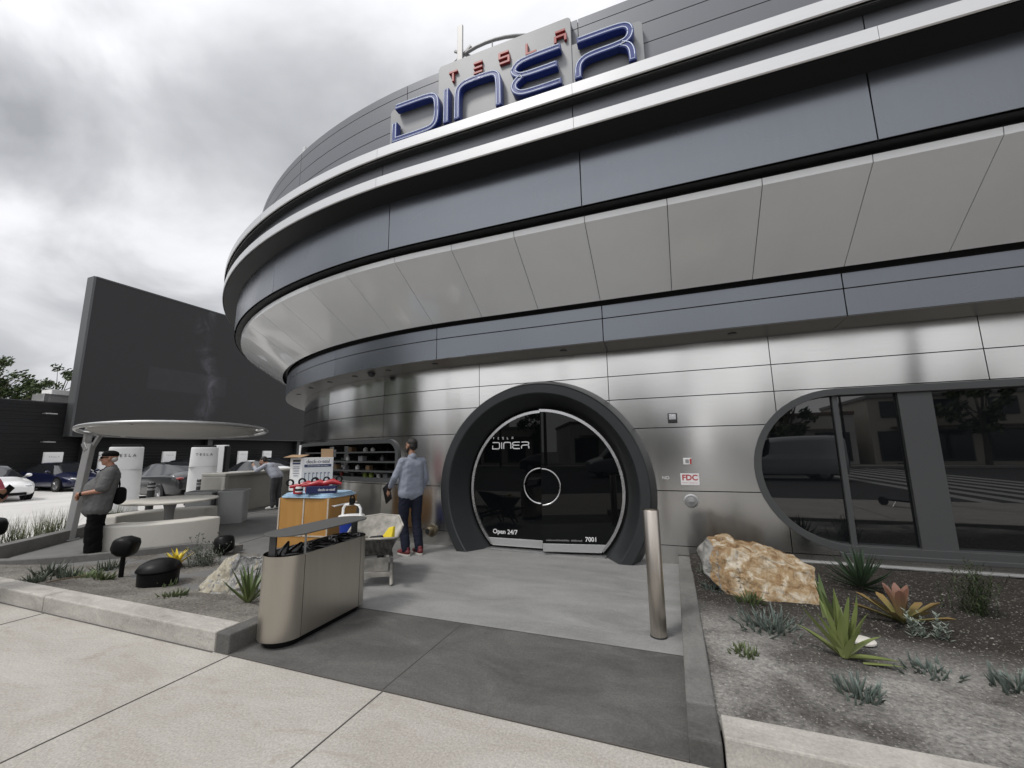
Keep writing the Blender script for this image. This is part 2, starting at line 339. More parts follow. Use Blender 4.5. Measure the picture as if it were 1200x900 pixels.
def soil_mat(name, a, b_, c, back_col=None):
    m = bpy.data.materials.new(name); m.use_nodes = True; t = m.node_tree; b = t.nodes['Principled BSDF']; N = t.nodes.new; L = t.links.new
    ge = N('ShaderNodeNewGeometry')
    na = N('ShaderNodeTexNoise'); na.inputs['Scale'].default_value = 1.6; na.inputs['Detail'].default_value = 6; na.inputs['Distortion'].default_value = .5; L(ge.outputs['Position'], na.inputs['Vector'])
    nb = N('ShaderNodeTexVoronoi'); nb.inputs['Scale'].default_value = 95; L(ge.outputs['Position'], nb.inputs['Vector'])
    nc = N('ShaderNodeTexNoise'); nc.inputs['Scale'].default_value = 42; nc.inputs['Detail'].default_value = 5; nc.inputs['Roughness'].default_value = .7; L(ge.outputs['Position'], nc.inputs['Vector'])
    ra = N('ShaderNodeValToRGB'); L(na.outputs[0], ra.inputs[0]); ra.color_ramp.elements[0].position = .40; ra.color_ramp.elements[0].color = (*a, 1); ra.color_ramp.elements[1].position = .60; ra.color_ramp.elements[1].color = (*b_, 1)
    src = ra.outputs[0]
    if back_col:  # darker soil colour towards the back of the bed, edge broken by noise
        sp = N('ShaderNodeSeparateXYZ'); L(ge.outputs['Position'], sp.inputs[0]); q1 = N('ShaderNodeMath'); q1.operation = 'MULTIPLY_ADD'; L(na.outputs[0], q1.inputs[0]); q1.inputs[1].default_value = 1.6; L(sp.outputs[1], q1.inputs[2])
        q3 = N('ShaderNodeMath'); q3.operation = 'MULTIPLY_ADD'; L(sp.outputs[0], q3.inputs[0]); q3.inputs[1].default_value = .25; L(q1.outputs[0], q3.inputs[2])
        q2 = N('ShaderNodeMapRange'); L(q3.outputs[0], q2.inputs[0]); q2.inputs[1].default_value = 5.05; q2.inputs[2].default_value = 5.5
        mh = N('ShaderNodeMix'); mh.data_type = 'RGBA'; L(q2.outputs[0], mh.inputs[0]); L(ra.outputs[0], mh.inputs[6]); mh.inputs[7].default_value = (*back_col, 1); src = mh.outputs[2]
    rs = N('ShaderNodeValToRGB'); L(nb.outputs['Color'], rs.inputs[0]); rs.color_ramp.elements[0].position = .80; rs.color_ramp.elements[0].color = (0, 0, 0, 1); rs.color_ramp.elements[1].position = .97; rs.color_ramp.elements[1].color = (1, 1, 1, 1)
    sc = N('ShaderNodeMapRange'); L(nc.outputs[0], sc.inputs[0]); sc.inputs[1].default_value = .3; sc.inputs[2].default_value = .7; sc.inputs[3].default_value = .45; sc.inputs[4].default_value = 1.45
    vm = N('ShaderNodeVectorMath'); vm.operation = 'SCALE'; L(src, vm.inputs[0]); L(sc.outputs[0], vm.inputs['Scale'])
    mx = N('ShaderNodeMix'); mx.data_type = 'RGBA'; mm = N('ShaderNodeMath'); mm.operation = 'MULTIPLY'; mm.inputs[1].default_value = .5; L(rs.outputs[0], mm.inputs[0]); L(mm.outputs[0], mx.inputs[0]); L(vm.outputs[0], mx.inputs[6]); mx.inputs[7].default_value = (*c, 1)
    L(mx.outputs[2], b.inputs['Base Color']); b.inputs['Roughness'].default_value = .95; b.inputs['Specular IOR Level'].default_value = .15
    bn = N('ShaderNodeBump'); bn.inputs['Strength'].default_value = .9; bn.inputs['Distance'].default_value = .012; L(nc.outputs[0], bn.inputs['Height']); L(bn.outputs[0], b.inputs['Normal'])
    return m
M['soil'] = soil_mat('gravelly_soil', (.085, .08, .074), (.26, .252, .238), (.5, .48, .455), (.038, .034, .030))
M['soil2'] = soil_mat('brown_soil', (.13, .12, .108), (.20, .19, .172), (.38, .36, .33))
# ================================================================== ground
b = MB(); b.add([(-400, -400, -.17), (400, -400, -.17), (400, 400, -.17), (-400, 400, -.17)], [(0, 1, 2, 3)]); struct(b.build('ground', M['ground']))
b = MB(); b.add([(-33.2, 2.9, -.15), (-8.5, 2.9, -.15), (-8.5, 60, -.15), (-33.2, 60, -.15)], [(0, 1, 2, 3)]); struct(b.build('parking_lot', M['lot']))
b = MB(); b.prism([(-70, -2.2), (60, -2.2), (60, 2.49), (-70, 2.49)], -.17, 0); struct(b.build('sidewalk', M['sidewalk']))
b = MB()
for jx in (-12.2, -9.1, -6.02, -3.34, -1.89, 1.2, 4.3):
    b.box((jx, .145, .002), (.007, 4.685, .004))
for x0_, x1_ in ((-30, -3.53), (.14, 30)): b.box(((x0_+x1_)/2, 2.484, .002), (x1_-x0_, .012, .004))
struct(b.build('sidewalk_joints', M['joint']))
b = MB(); b.add([(-120, -28, -.15), (120, -28, -.15), (120, -2.4, -.15), (-120, -2.4, -.15)], [(0, 1, 2, 3)]); struct(b.build('road', M['asphalt']))
b = MB(); b.prism([(-70, -2.4), (60, -2.4), (60, -2.2), (-70, -2.2)], -.17, .004); struct(b.build('kerb', M['kerb'], bevel=.02))
b = MB()
for i in range(-12, 13): b.box((i*6.0, -15, -.144), (3.0, .12, .004))
for i in range(7): b.box((8.6+i*.95, -15, -.143), (.45, 23.0, .004))
struct(b.build('road_markings', M['paintline']))
b = MB(); b.prism([(-120, -31.5), (120, -31.5), (120, -28), (-120, -28)], -.17, 0); struct(b.build('far_sidewalk', M['sidewalk']))

# patio sheet, entry slabs
PAT = [(-.03, 2.49), (-.03, 6.4), (-.5, 30), (-14.3, 30), (-14.0, 12), (-13.9, 9), (-13.2, 7.2), (-12.1, 5.95), (-10.9, 4.95), (-10.35, 4.2), (-9.9, 3.6), (-9.3, 3.1), (-9.3, 2.49)]
b = MB(); b.prism(PAT, -.16, 0.0); struct(b.build('patio', M['patio']))
b = MB(); b.prism([(-3.36, 2.492), (-.03, 2.492), (-.03, 3.62), (-3.36, 3.62)], .001, .005); struct(b.build('entry_slab', M['slabdark']))
b = MB(); b.prism([(-3.9, 3.624), (-.03, 3.624), (-.03, 6.6), (-3.9, 6.6)], .001, .005); struct(b.build('entry_slab', M['slablight']))
b = MB(); b.box((-1.90, 3.056, .0065), (.008, 1.125, .004)); b.box((-1.68, 3.622, .0065), (3.3, .008, .004)); b.box((-1.68, 2.491, .0065), (3.3, .008, .004))
for k in range(4): b.box((-9.2, 8.2+3.2*k, .0025), (10, .008, .004), rz=R_(-8))
for k in range(3): b.box((-5.6-2.6*k, 9.2, .0025), (.008, 10, .004), rz=R_(14))
struct(b.build('patio_joints', M['joint']))

# kerbs
def strip_kerb(name, pts, w, z0, z1, m, bevel=.012):
    """a kerb of width w whose outer edge follows pts (left side is inward)"""
    P = [Vector((p[0], p[1], 0)) for p in pts]; inn = []
    for i, p in enumerate(P):
        t = (P[min(i+1, len(P)-1)]-P[max(i-1, 0)]).normalized(); inn.append(p+Vector((-t.y, t.x, 0))*w)
    bb = MB(); n = len(P)
    for i in range(n-1):
        q = [P[i], P[i+1], inn[i+1], inn[i]]
        vs = [(v.x, v.y, z0) for v in q]+[(v.x, v.y, z1) for v in q]
        fs = [(0, 3, 2, 1), (4, 5, 6, 7), (0, 1, 5, 4), (2, 3, 7, 6)]
        if i == 0: fs.append((3, 0, 4, 7))
        if i == n-2: fs.append((1, 2, 6, 5))
        bb.add(vs, fs)
    return struct(bb.build(name, m, bevel=bevel))
def smooth_pts(pts, k=6):
    out = []
    for i in range(len(pts)-1):
        p0, p1, p2, p3 = [Vector((*pts[max(0, min(len(pts)-1, j))], 0)) for j in (i-1, i, i+1, i+2)]
        for s in range(k):
            t = s/k
            out.append(.5*((2*p1)+(p2-p0)*t+(2*p0-5*p1+4*p2-p3)*t*t+(3*p1-p0-3*p2+p3)*t**3))
    out.append(Vector((*pts[-1], 0))); return [(p.x, p.y) for p in out]
seg = [-30, -21, -12.6, -9.0, -6.1, -3.52]
for a, c in zip(seg[:-1], seg[1:]):
    strip_kerb('kerb', [(a+.004, 2.49), (c-.004, 2.49)], .21, -.05, .15, M['kerb'])
seg = [.135, 3.0, 6.0, 9, 16, 30]
for a, c in zip(seg[:-1], seg[1:]):
    strip_kerb('kerb', [(a+.004, 2.49), (c-.004, 2.49)], .20, -.05, .15, M['kerb'])
strip_kerb('entry_kerb', [(-.03+.155, 2.80), (.125, 6.27)], .155, -.05, .125, M['kerbdark'])
strip_kerb('entry_kerb', [(-.03+.158, 2.49), (.128, 2.795)], .158, -.05, .121, M['slabdark'])
strip_kerb('entry_kerb', [(-3.36, 2.49), (-3.36, 3.0)], .155, -.05, .151, M['slabdark'])
KF = smooth_pts([(-9.28, 3.12), (-9.0, 3.25), (-8.65, 3.5), (-8.2, 3.93), (-7.85, 4.35), (-7.62, 4.75), (-7.3, 4.95), (-6.7, 4.93)])
strip_kerb('planter_kerb', KF, .13, -.1, .10, M['kerbdark'])
KO = smooth_pts([(-16, 2.95), (-12, 2.98), (-10.1, 3.12), (-9.9, 3.35), (-10.1, 3.75), (-10.45, 4.25), (-10.9, 4.85), (-11.5, 5.5), (-12.2, 6.3)])
strip_kerb('planter_kerb', KO, .2, -.2, .19, M['kerbdark'])

# soil beds: height grids
def bed(name, inside, x0, x1, y0, y1, h, m, step=.045, amp=.018):
    nx = int((x1-x0)/step); ny = int((y1-y0)/step); idx = {}; b = MB()
    for j in range(ny+1):
        for i in range(nx+1):
            x = x0+(x1-x0)*i/nx; y = y0+(y1-y0)*j/ny
            if inside(x, y):
                z = h(x, y)+amp*noise.fractal(Vector((x*1.7, y*1.7, 3)), 1.0, 2.0, 4)+.006*noise.noise(Vector((x*14, y*14, 1)))
                idx[(i, j)] = len(b.v); b.v.append((x, y, z))
    for j in range(ny):
        for i in range(nx):
            k = [(i, j), (i+1, j), (i+1, j+1), (i, j+1)]
            if all(q in idx for q in k): b.f.append(tuple(idx[q] for q in k)); b.m.append(0)
    me = bpy.data.meshes.new(name); me.from_pydata(b.v, [], b.f); me.materials.append(m); shade(me, True)
    o = link(name, me); return struct(o)
hR = lambda x, y: .085+.055*max(0, (y-3.6)/2.6)
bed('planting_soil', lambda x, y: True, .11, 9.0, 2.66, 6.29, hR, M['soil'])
def inpoly(x, y, P):
    c = False; n = len(P)
    for i in range(n):
        (x1, y1), (x2, y2) = P[i], P[i-1]
        if (y1 > y) != (y2 > y) and x < (x2-x1)*(y-y1)/(y2-y1)+x1: c = not c
    return c
LP = [(-12, 2.66), (-3.5, 2.66), (-3.5, 2.95), (-3.55, 3.4), (-3.9, 3.95), (-4.6, 4.25), (-5.5, 4.5), (-6.2, 4.98), (-6.7, 5.0), (-7.3, 5.0), (-7.68, 4.8), (-7.9, 4.4), (-8.25, 3.97), (-8.7, 3.55), (-9.2, 3.2), (-12, 3.05)]
hL = lambda x, y: .085-.085*max(0, min(1, (y-2.9)/.6))
bed('planting_soil', lambda x, y: inpoly(x, y, LP), -12, -3.4, 2.66, 5.05, hL, M['soil2'], step=.05, amp=.02)
GP = [(-14, 3.15), (-10.2, 3.2), (-10.25, 3.8), (-11, 5), (-12.3, 6.5), (-12.9, 6.3), (-11.8, 4.9), (-11.6, 3.9), (-14, 3.6)]
bed('planting_soil', lambda x, y: inpoly(x, y, GP), -14, -10, 3, 6.6, lambda x, y: -.02, M['soil2'], step=.1, amp=.02)
# ================================================================== the diner
YC, XC = 16.4, -3.0
def P(t, off, z):
    """t <= 0: metres along the straight front to the right of x = -3; 0..180: degrees round the end; > 180: metres along the back"""
    R = YC-off
    if t <= 0: return (XC-t, off, z)
    if t <= 180:
        a = R_(t); return (XC-R*math.sin(a), YC-R*math.cos(a), z)
    return (XC+(t-180), YC+R, z)
T_R = -15.5; T_END = 180+15.5
def stations(t0, t1, step=1.6):
    out = [t0]
    if t0 < 0 < t1: out.append(0.0)
    a, c = max(0, t0), min(180, t1)
    if c > a:
        n = max(1, int(math.ceil((c-a)/step))); out += [a+(c-a)*i/n for i in range(1 if t0 >= 0 else 0, n+1)]
    if t1 > 180 and t0 < 180: out.append(180)
    out.append(t1)
    res = []
    for v in sorted(out):
        if not res or v-res[-1] > 1e-6: res.append(v)
    return res
def mid_metres(t0, t1, off): return None
def block(b, t0, t1, prof, gap=0.0, step=1.6, mi=0):
    """closed profile [(off, z)...] swept from t0 to t1, ends closed; gap in metres taken off each end"""
    g = lambda t: gap if t < 0 or t > 180 else math.degrees(gap/11.0)
    t0 += g(t0); t1 -= g(t1-1e-9)
    S = stations(t0, t1, step); n = len(prof)
    vs = [P(t, o, z) for t in S for (o, z) in prof]; fs = []
    for i in range(len(S)-1):
        for k in range(n): fs.append((i*n+k, i*n+(k+1) % n, (i+1)*n+(k+1) % n, (i+1)*n+k))
    fs += [tuple(range(n)), tuple(range((len(S)-1)*n, len(S)*n))]
    b.add(vs, fs, mi)
DIN = thing('diner_building', 'streamlined diner building with brushed steel walls, overhanging grey bands and a rounded end', 'building', (0, 0, 0))
J = [T_R, -13.59, -10.74, -7.89, -5.04, -2.19, 3.0, 17.4, 31.8, 46.2, 60.6, 75, 90, 105, 120, 135, 150, 165, 180, 188, T_END]
J3 = []
for a, c in zip(J[:-1], J[1:]):
    J3 += [a+(c-a)*k/3 for k in range(3)] if c <= 180 else [a]
J3.append(T_END)
# between t=-2.19 and 3.0 split by arc length (2.19 m + 3 deg)
q = 2.19+R_(3.0)*11.2
J3 = [t for t in J3 if not (-2.19 < t < 3.0)]; J3 += [-2.19+q/3, -2.19+2*q/3]; J3.sort()
def panels(name, prof, joints, m, gap=.004, bevel=.0, parent=DIN, step=1.6, smooth=30):
    b = MB()
    for a, c in zip(joints[:-1], joints[1:]): block(b, a, c, prof, gap, step)
    return b.build(name, m, parent, smooth=smooth, bevel=bevel)
def rect(o0, o1, z0, z1): return [(o0, z0), (o0, z1), (o1, z1), (o1, z0)]

# --- steel wall with its openings cut out
JW = [T_R, -12.9, -10.75, -8.59, -6.44, -4.307, -2.16, 0.0, 12.25, 24.5, 36.7, 49, 61, 73, 85, 97, 109, 121, 133, 145, 157, 169, 180, 188, T_END]
b = MB()
for z0, z1 in ((.249, .965), (.977, 1.840), (1.852, 2.274), (2.286, 2.634), (2.646, 3.03)):
    for a, c in zip(JW[:-1], JW[1:]): block(b, a, c, rect(6.30, 6.33, z0, z1), .005, 1.6)
wall = b.build('steel_wall', M['steel'], DIN)
b = MB(); block(b, T_R, T_END, rect(6.335, 6.60, 0.0, 3.03)); back = b.build('wall_backing', M['black_gap'], DIN)
b = MB()
for a, c in zip(JW[:-1], JW[1:]): block(b, a, c, rect(6.30, 6.33, .0, .24), .003)
plinth = b.build('wall_plinth', M['steel'], DIN)
PX, PZ = -1.95, .94
cut = MB(); cut.prismM([(PX+1.60*math.cos(2*math.pi*k/72), PZ+1.60*math.sin(2*math.pi*k/72)) for k in range(72)], 5.5, 7.0, lambda u, v, d: (u, d, v))
def stadium(x0, x1, z0, z1, n=24, inset=0.0):
    x0 += inset; x1 -= inset; z0 += inset; z1 -= inset; r = (z1-z0)/2; zc = (z0+z1)/2
    L = [(x0+r-r*math.sin(math.pi*k/n), zc+r*math.cos(math.pi*k/n)) for k in range(n+1)]
    Rr = [(x1-r+r*math.sin(math.pi*k/n), zc-r*math.cos(math.pi*k/n)) for k in range(n+1)]
    return L+Rr
WX0, WX1, WZ0, WZ1 = .985, 10.2, .285, 2.27
cut.prismM(stadium(WX0, WX1, WZ0, WZ1, inset=.03), 5.9, 6.9, lambda u, v, d: (u, d, v))
def rstad(t0, t1, z0, z1, r, n=10, R=10.1, inset=0.0):
    """rounded rectangle in (degrees, z), corners of radius r metres"""
    k = math.degrees(1/R); i = inset; t0 += i*k; t1 -= i*k; z0 += i; z1 -= i; r = max(.02, r-i); out = []
    for (ct, cz, a0) in ((t0+r*k, z0+r, 180), (t1-r*k, z0+r, 270), (t1-r*k, z1-r, 0), (t0+r*k, z1-r, 90)):
        for s in range(n+1):
            a = R_(a0+90*s/n); out.append((ct+r*k*math.cos(a), cz+r*math.sin(a)))
        # straight runs subdivided so that the arc stays smooth
    res = []
    for a, c in zip(out, out[1:]+out[:1]):
        res.append(a); L = abs(c[0]-a[0])
        m = int(L/1.5)
        for s in range(1, m+1): res.append((a[0]+(c[0]-a[0])*s/(m+1), a[1]+(c[1]-a[1])*s/(m+1)))
    return res
SW = (9.6, 40.0, 1.0, 1.80, .28)
def sweep_ring(b, outer, inner, d0, d1):
    n = len(outer); f = lambda p, d: P(p[0], d, p[1])
    vs = [f(p, d0) for p in outer]+[f(p, d0) for p in inner]+[f(p, d1) for p in inner]+[f(p, d1) for p in outer]; fs = []
    for k in range(n):
        j = (k+1) % n
        for a in range(4): fs.append((a*n+k, a*n+j, ((a+1) % 4)*n+j, ((a+1) % 4)*n+k))
    b.add(vs, fs)
# cutter for the serving window: strips between lower and upper edge
def curved_cut(pts, d0, d1):
    c = MB(); n = len(pts); mid = ((SW[0]+SW[1])/2, (SW[2]+SW[3])/2)
    S = sorted({round(p[0], 3) for p in pts})
    def zr(t):
        zs = []
        for a, e_ in zip(pts, pts[1:]+pts[:1]):
            if (a[0]-t)*(e_[0]-t) <= 1e-9 and abs(a[0]-e_[0]) > 1e-6:
                s = (t-a[0])/(e_[0]-a[0])
                if -.001 <= s <= 1.001: zs.append(a[1]+s*(e_[1]-a[1]))
            elif abs(a[0]-t) < 1e-3: zs += [a[1]]
        return min(zs), max(zs)
    vs = []
    for t in S:
        lo, hi = zr(t)
        if hi-lo < .002: lo -= .001; hi += .001
        vs += [P(t, d0, lo), P(t, d0, hi), P(t, d1, hi), P(t, d1, lo)]
    fs = []
    for i in range(len(S)-1):
        for k in range(4): fs.append((i*4+k, i*4+(k+1) % 4, (i+1)*4+(k+1) % 4, (i+1)*4+k))
    m_ = len(S)-1; fs += [(0, 1, 2, 3), (m_*4, m_*4+3, m_*4+2, m_*4+1)]
    c.add(vs, fs); return c
co = cut.build('cutter', M['black']); co2 = curved_cut(rstad(*SW, inset=.03), 5.9, 6.9).build('cutter', M['black'])
for o in (wall, back, plinth):
    for c_ in (co, co2):
        mo = o.modifiers.new('cut', 'BOOLEAN'); mo.operation = 'DIFFERENCE'; mo.object = c_; mo.solver = 'EXACT'
    applied(o)
bpy.data.objects.remove(co); bpy.data.objects.remove(co2)
shade(wall.data, 20)

# --- bands from the soffit upwards
b = MB()
for a, c in zip(J[:-1], J[1:]): block(b, a, c, [(5.80, 3.062), (5.80, 3.075), (6.34, 3.045), (6.34, 3.031)], .003)
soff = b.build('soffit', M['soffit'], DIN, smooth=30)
panels('lower_fascia', rect(5.80, 5.83, 3.066, 3.402), J, M['band'], bevel=.004)
panels('lower_fascia', rect(5.80, 5.83, 3.410, 3.60), J, M['band'], bevel=.004)
b = MB(); block(b, T_R, T_END, rect(5.835, 6.30, 3.08, 3.70)); block(b, T_R, T_END, [(5.80, 3.72), (5.80, 4.40), (4.90, 4.40), (5.60, 3.84)]); b.build('band_core', M['black_gap'], DIN)
panels('sloped_panel', [(5.69, 3.640), (4.700, 4.300), (4.690, 4.375), (4.72, 4.378), (4.725, 4.315), (5.69, 3.670)], J3, M['white_panel'], gap=.004)
b = MB(); block(b, T_R, T_END, [(4.735, 4.36), (4.735, 4.45), (5.2, 4.45), (5.2, 4.36)]); b.build('band_reveal', M['black_gap'], DIN)
panels('fascia_band', rect(4.55, 4.58, 4.432, 5.18), J, M['band'], bevel=.004)
b = MB(); block(b, T_R, T_END, rect(4.583, 4.80, 4.425, 5.20)); b.build('band_core', M['black_gap'], DIN)
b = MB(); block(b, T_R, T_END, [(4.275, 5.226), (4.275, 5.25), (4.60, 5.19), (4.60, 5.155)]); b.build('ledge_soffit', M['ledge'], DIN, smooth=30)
for z0, z1 in ((5.228, 5.382), (5.682, 5.838)):
    b = MB()
    for a, c in zip(J[:-1], J[1:]): block(b, a, c, [(4.262, z0), (4.25, z0+.012), (4.25, z1-.004), (4.256, z1), (4.40, z1+.004), (4.40, z0+.02), (4.29, z0)], .002)
    b.build('ribbon', M['ribbon'], DIN, smooth=30)
panels('upper_band', rect(4.385, 4.41, 5.40, 5.675), [t+.03 for t in J], M['parapet'], bevel=.003)
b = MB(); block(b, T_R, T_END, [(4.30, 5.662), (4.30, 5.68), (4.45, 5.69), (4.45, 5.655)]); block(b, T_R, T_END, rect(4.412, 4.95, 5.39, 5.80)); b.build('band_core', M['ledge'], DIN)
for z0, z1 in ((5.83, 6.397), (6.409, 6.687), (6.699, 6.987), (6.999, 7.282), (7.294, 7.435)):
    panels('parapet', rect(4.87, 4.90, z0, z1), J, M['parapet'], gap=.005)
b = MB(); block(b, T_R, T_END, rect(4.904, 5.10, 5.80, 7.42)); b.build('parapet_core', M['black_gap'], DIN)
b = MB(); S = stations(T_R, T_END, 4); b.add([P(t, 5.05, 7.0) for t in S], [tuple(range(len(S)))]); b.build('roof', M['grey_metal'], DIN)
b = MB(); b.box((12.62, 16.4, 3.7), (.1, 22.5, 7.2)); b.build('end_wall', M['band'], DIN)
# soffit downlights and a camera dome
def downlight(t, off, r=.05, dome=False):
    b = MB(); p = P(t, off, 3.048-(off-6.05)*.03+.004); b.lathe([(0.0, -.012), (r*.7, -.012), (r, -.014), (r*1.15, -.006), (r*1.15, .02)], p, 16)
    if dome: b.ell((p[0], p[1], p[2]-.02), (.07, .07, .06))
    b.build('soffit_light', M['blackmetal'], DIN, smooth=40)
for t in (-6.9, -3.85, -1.55, 4, 10, 15.5, 21, 27, 34): downlight(t, 6.03)
downlight(12.6, 6.03, .075, True)

# --- round portal with its two door leaves
por = MB(); n = 96
prof = [(1.72, 6.335), (1.64, 6.07), (1.622, 6.05), (1.50, 6.05), (1.485, 6.062), (1.30, 6.44), (1.30, 6.60), (1.72, 6.60)]
vs = []; fs = []
for (r, y) in prof:
    for k in range(n+1):
        a0 = math.asin(max(-1, -(PZ-.004)/r)); a = a0+(math.pi-2*a0)*k/n
        vs.append((PX+r*math.cos(a), y, PZ+r*math.sin(a)))
m_ = len(prof)
for i in range(m_):
    j = (i+1) % m_
    for k in range(n): fs.append((i*(n+1)+k, i*(n+1)+k+1, j*(n+1)+k+1, j*(n+1)+k))
fs += [tuple(i*(n+1) for i in range(m_)), tuple(i*(n+1)+n for i in range(m_))]
por.add(vs, fs); por.build('door_surround', M['portal'], DIN, smooth=25)
b = MB(); b.box((PX, 6.57, 1.2), (2.7, .02, 2.6)); b.build('door_recess', M['black_gap'], DIN)
b = MB(); b.box((PX, 6.45, .012), (1.9, .34, .02)); b.build('threshold', M['galv'], DIN)
DR, DZ0, DY = 1.262, .055, 6.44
GLY = {   # letter strokes on a 1-high grid, x in units of height
 'D': (1.18, [[(0, 1), (.84, 1), (1.0, .94), (1.08, .78), (1.08, .22), (1.0, .06), (.84, 0), (0, 0), (0, .52)]]),
 'I': (.22, [[(.06, 1), (.06, 0)]]),
 'N': (1.18, [[(0, 0), (0, .78), (.08, .93), (.24, 1), (.84, 1), (1.0, .94), (1.08, .78), (1.08, 0)]]),
 'E': (1.18, [[(1.08, 1), (.28, 1), (.08, .92), (0, .76), (.06, .62), (.22, .53), (1.0, .53)], [(.22, .53), (.06, .43), (0, .26), (.08, .08), (.28, 0), (1.08, 0)]]),
 'R': (1.18, [[(0, 1), (.84, 1), (1.02, .94), (1.08, .77), (1.03, .6), (.86, .53), (.26, .53), (.08, .46), (0, .3), (0, 0)], [(.86, .53), (1.02, .44), (1.08, .26), (1.08, 0)]]),
 't': (.8, [[(0, 1), (.7, 1)], [(.35, .86), (.35, 0)]]),
 'e': (.8, [[(0, 1), (.7, 1)], [(0, .5), (.7, .5)], [(0, 0), (.7, 0)]]),
 's': (.8, [[(.7, 1), (0, 1), (0, .53), (.7, .53), (.7, 0), (0, 0)]]),
 'l': (.8, [[(0, 1), (0, 0), (.7, 0)]]),
 'a': (.8, [[(0, 1), (.7, 1)], [(0, 0), (0, .53), (.7, .53), (.7, 0)]]),
}
def stroke(b, pts, w, f, d0, d1):
    """flat ribbon of width w along pts (u, v) given a depth d0..d1 by f(u, v, d)"""
    Pn = [Vector((p[0], p[1])) for p in pts]; N = len(Pn); L = []; Rr = []
    for i, p in enumerate(Pn):
        ta = (p-Pn[i-1]).normalized() if i > 0 else None; tb = (Pn[i+1]-p).normalized() if i < N-1 else None
        if ta is None: ta = tb
        if tb is None: tb = ta
        na = Vector((-ta.y, ta.x)); nb_ = Vector((-tb.y, tb.x)); nn = (na+nb_).normalized(); k = min(1.6, 1/max(.3, nn.dot(na)))
        L.append(p+nn*w/2*k); Rr.append(p-nn*w/2*k)
    vs = []
    for i in range(N): vs += [f(*L[i], d0), f(*Rr[i], d0), f(*Rr[i], d1), f(*L[i], d1)]
    fs = []
    for i in range(N-1):
        for k in range(4): fs.append((i*4+k, i*4+(k+1) % 4, (i+1)*4+(k+1) % 4, (i+1)*4+k))
    fs += [(0, 1, 2, 3), (N*4-4, N*4-1, N*4-2, N*4-3)]
    b.add(vs, fs); return L, Rr
def rounded(pts, it=2):
    P_ = [Vector(p) for p in pts]
    for _ in range(it):
        out = [P_[0]]
        for i in range(1, len(P_)-1):
            a, p, c = P_[i-1], P_[i], P_[i+1]
            if (p-a).angle(c-p) < R_(70): k_ = .25 if _ == 0 else .25; out += [p+(a-p)*k_, p+(c-p)*k_]
            else: out.append(p)
        P_ = out+[P_[-1]]
    return [(p.x, p.y) for p in P_]
def word(b, txt, x, z, h, sp, w, f, d0=0, d1=.003, xs=1.0):
    for ch in txt:
        adv, st = GLY[ch]
        for s in st: stroke(b, [(x+u*h*xs, z+v*h) for u, v in rounded(s, 1)], w, f, d0, d1)
        x += adv*h*xs+sp
    return x
def leaf(side):
    """one glazed leaf; side -1 left, +1 right, modelled about the portal centre"""
    pts = []; nn = 40; az = math.asin((DZ0-PZ)/DR)
    for k in range(nn+1):
        a = math.pi/2+(az-math.pi/2)*k/nn; pts.append((side*DR*math.cos(a), PZ+DR*math.sin(a)))
    poly = [(side*.006, DZ0+.0)]+[(side*.006, PZ+DR)]+pts[1:]
    return poly, pts
for side in (-1, 1):
    D = bpy.data.objects.new('door', MB().mesh('door')) if False else None
    hinge = Vector((PX+side*.98, DY, 0)); ang = 0 if side < 0 else R_(11.0)
    Mx = Matrix.Translation(hinge) @ Matrix.Rotation(ang, 4, 'Z') @ Matrix.Translation(-hinge)
    f = lambda u, v, d: tuple(Mx @ Vector((PX+u, DY-d, v)))
    poly, arc = leaf(side)
    b = MB(); b.prismM(poly, -.02, .0, f); door = b.build('door', M['darkglass'], DIN)
    b = MB(); stroke(b, [(x*.978, PZ+(z-PZ)*.978) for x, z in arc], .042, f, .001, .022); b.build('door_edge_trim', M['silver'], door)
    b = MB(); xb = abs(arc[-1][0]); b.prismM([(side*.012, DZ0), (side*.012, DZ0+.115), (side*(xb+.045), DZ0+.115), (side*(xb-.03), DZ0)], .001, .03, f); b.build('kick_plate', M['ribbon'], door, bevel=.004)
    hr = .27; hp = []
    for k in range(25):
        a = math.pi/2+side*(-1)*math.pi*k/24*1.0
        hp.append((hr*math.cos(a)+side*.03, 1.0+hr*math.sin(a)))
    hp = [(side*abs(u), v) for u, v in hp]
    b = MB(); b.tube([f(u, v, .055) for u, v in hp], .0125, 8)
    for u, v in (hp[0], hp[-1]): b.tube([f(u, v, 0), f(u, v, .055)], .011, 8)
    b.build('door_handle', M['silver'], door, smooth=50)
    if side < 0:
        b = MB(); word(b, 'DINER', -.868, 1.585, .105, .018, .016, f, .001, .004, 1.12)
        x = -.86
        for ch in 'tesla':
            for s in GLY[ch][1]: stroke(b, [(x+u*.03, 1.745+v*.03) for u, v in s], .007, f, .001, .004)
            x += .085
        b.build('door_lettering', M['white_sign'], door)
        me = text_mesh('Open 24/7', .098, .001, align='LEFT', bold=.012); me.transform(Mx @ facing((PX-.875, DY-.002, .262))); me.materials.clear(); me.materials.append(M['white_sign']); link('door_lettering', me, door)
    else:
        me = text_mesh('7001', .088, .001, align='LEFT', bold=.02); me.transform(Mx @ facing((PX+.64, DY-.002, .235))); me.materials.clear(); me.materials.append(M['white_sign']); link('door_lettering', me, door)
        b = MB(); r5 = random.Random(4); u = .06
        while u < .60:                                   # a line of print too small to read
            w_ = r5.uniform(.010, .017); h_ = r5.choice((.016, .018, .026)); 
            if not (.405 < u < .425): b.prismM([(u, .204), (u+w_*.55, .204), (u+w_*.55, .204+h_), (u, .204+h_)], .001, .003, f)
            u += w_
        b.build('door_lettering', M['grey_metal'], door)

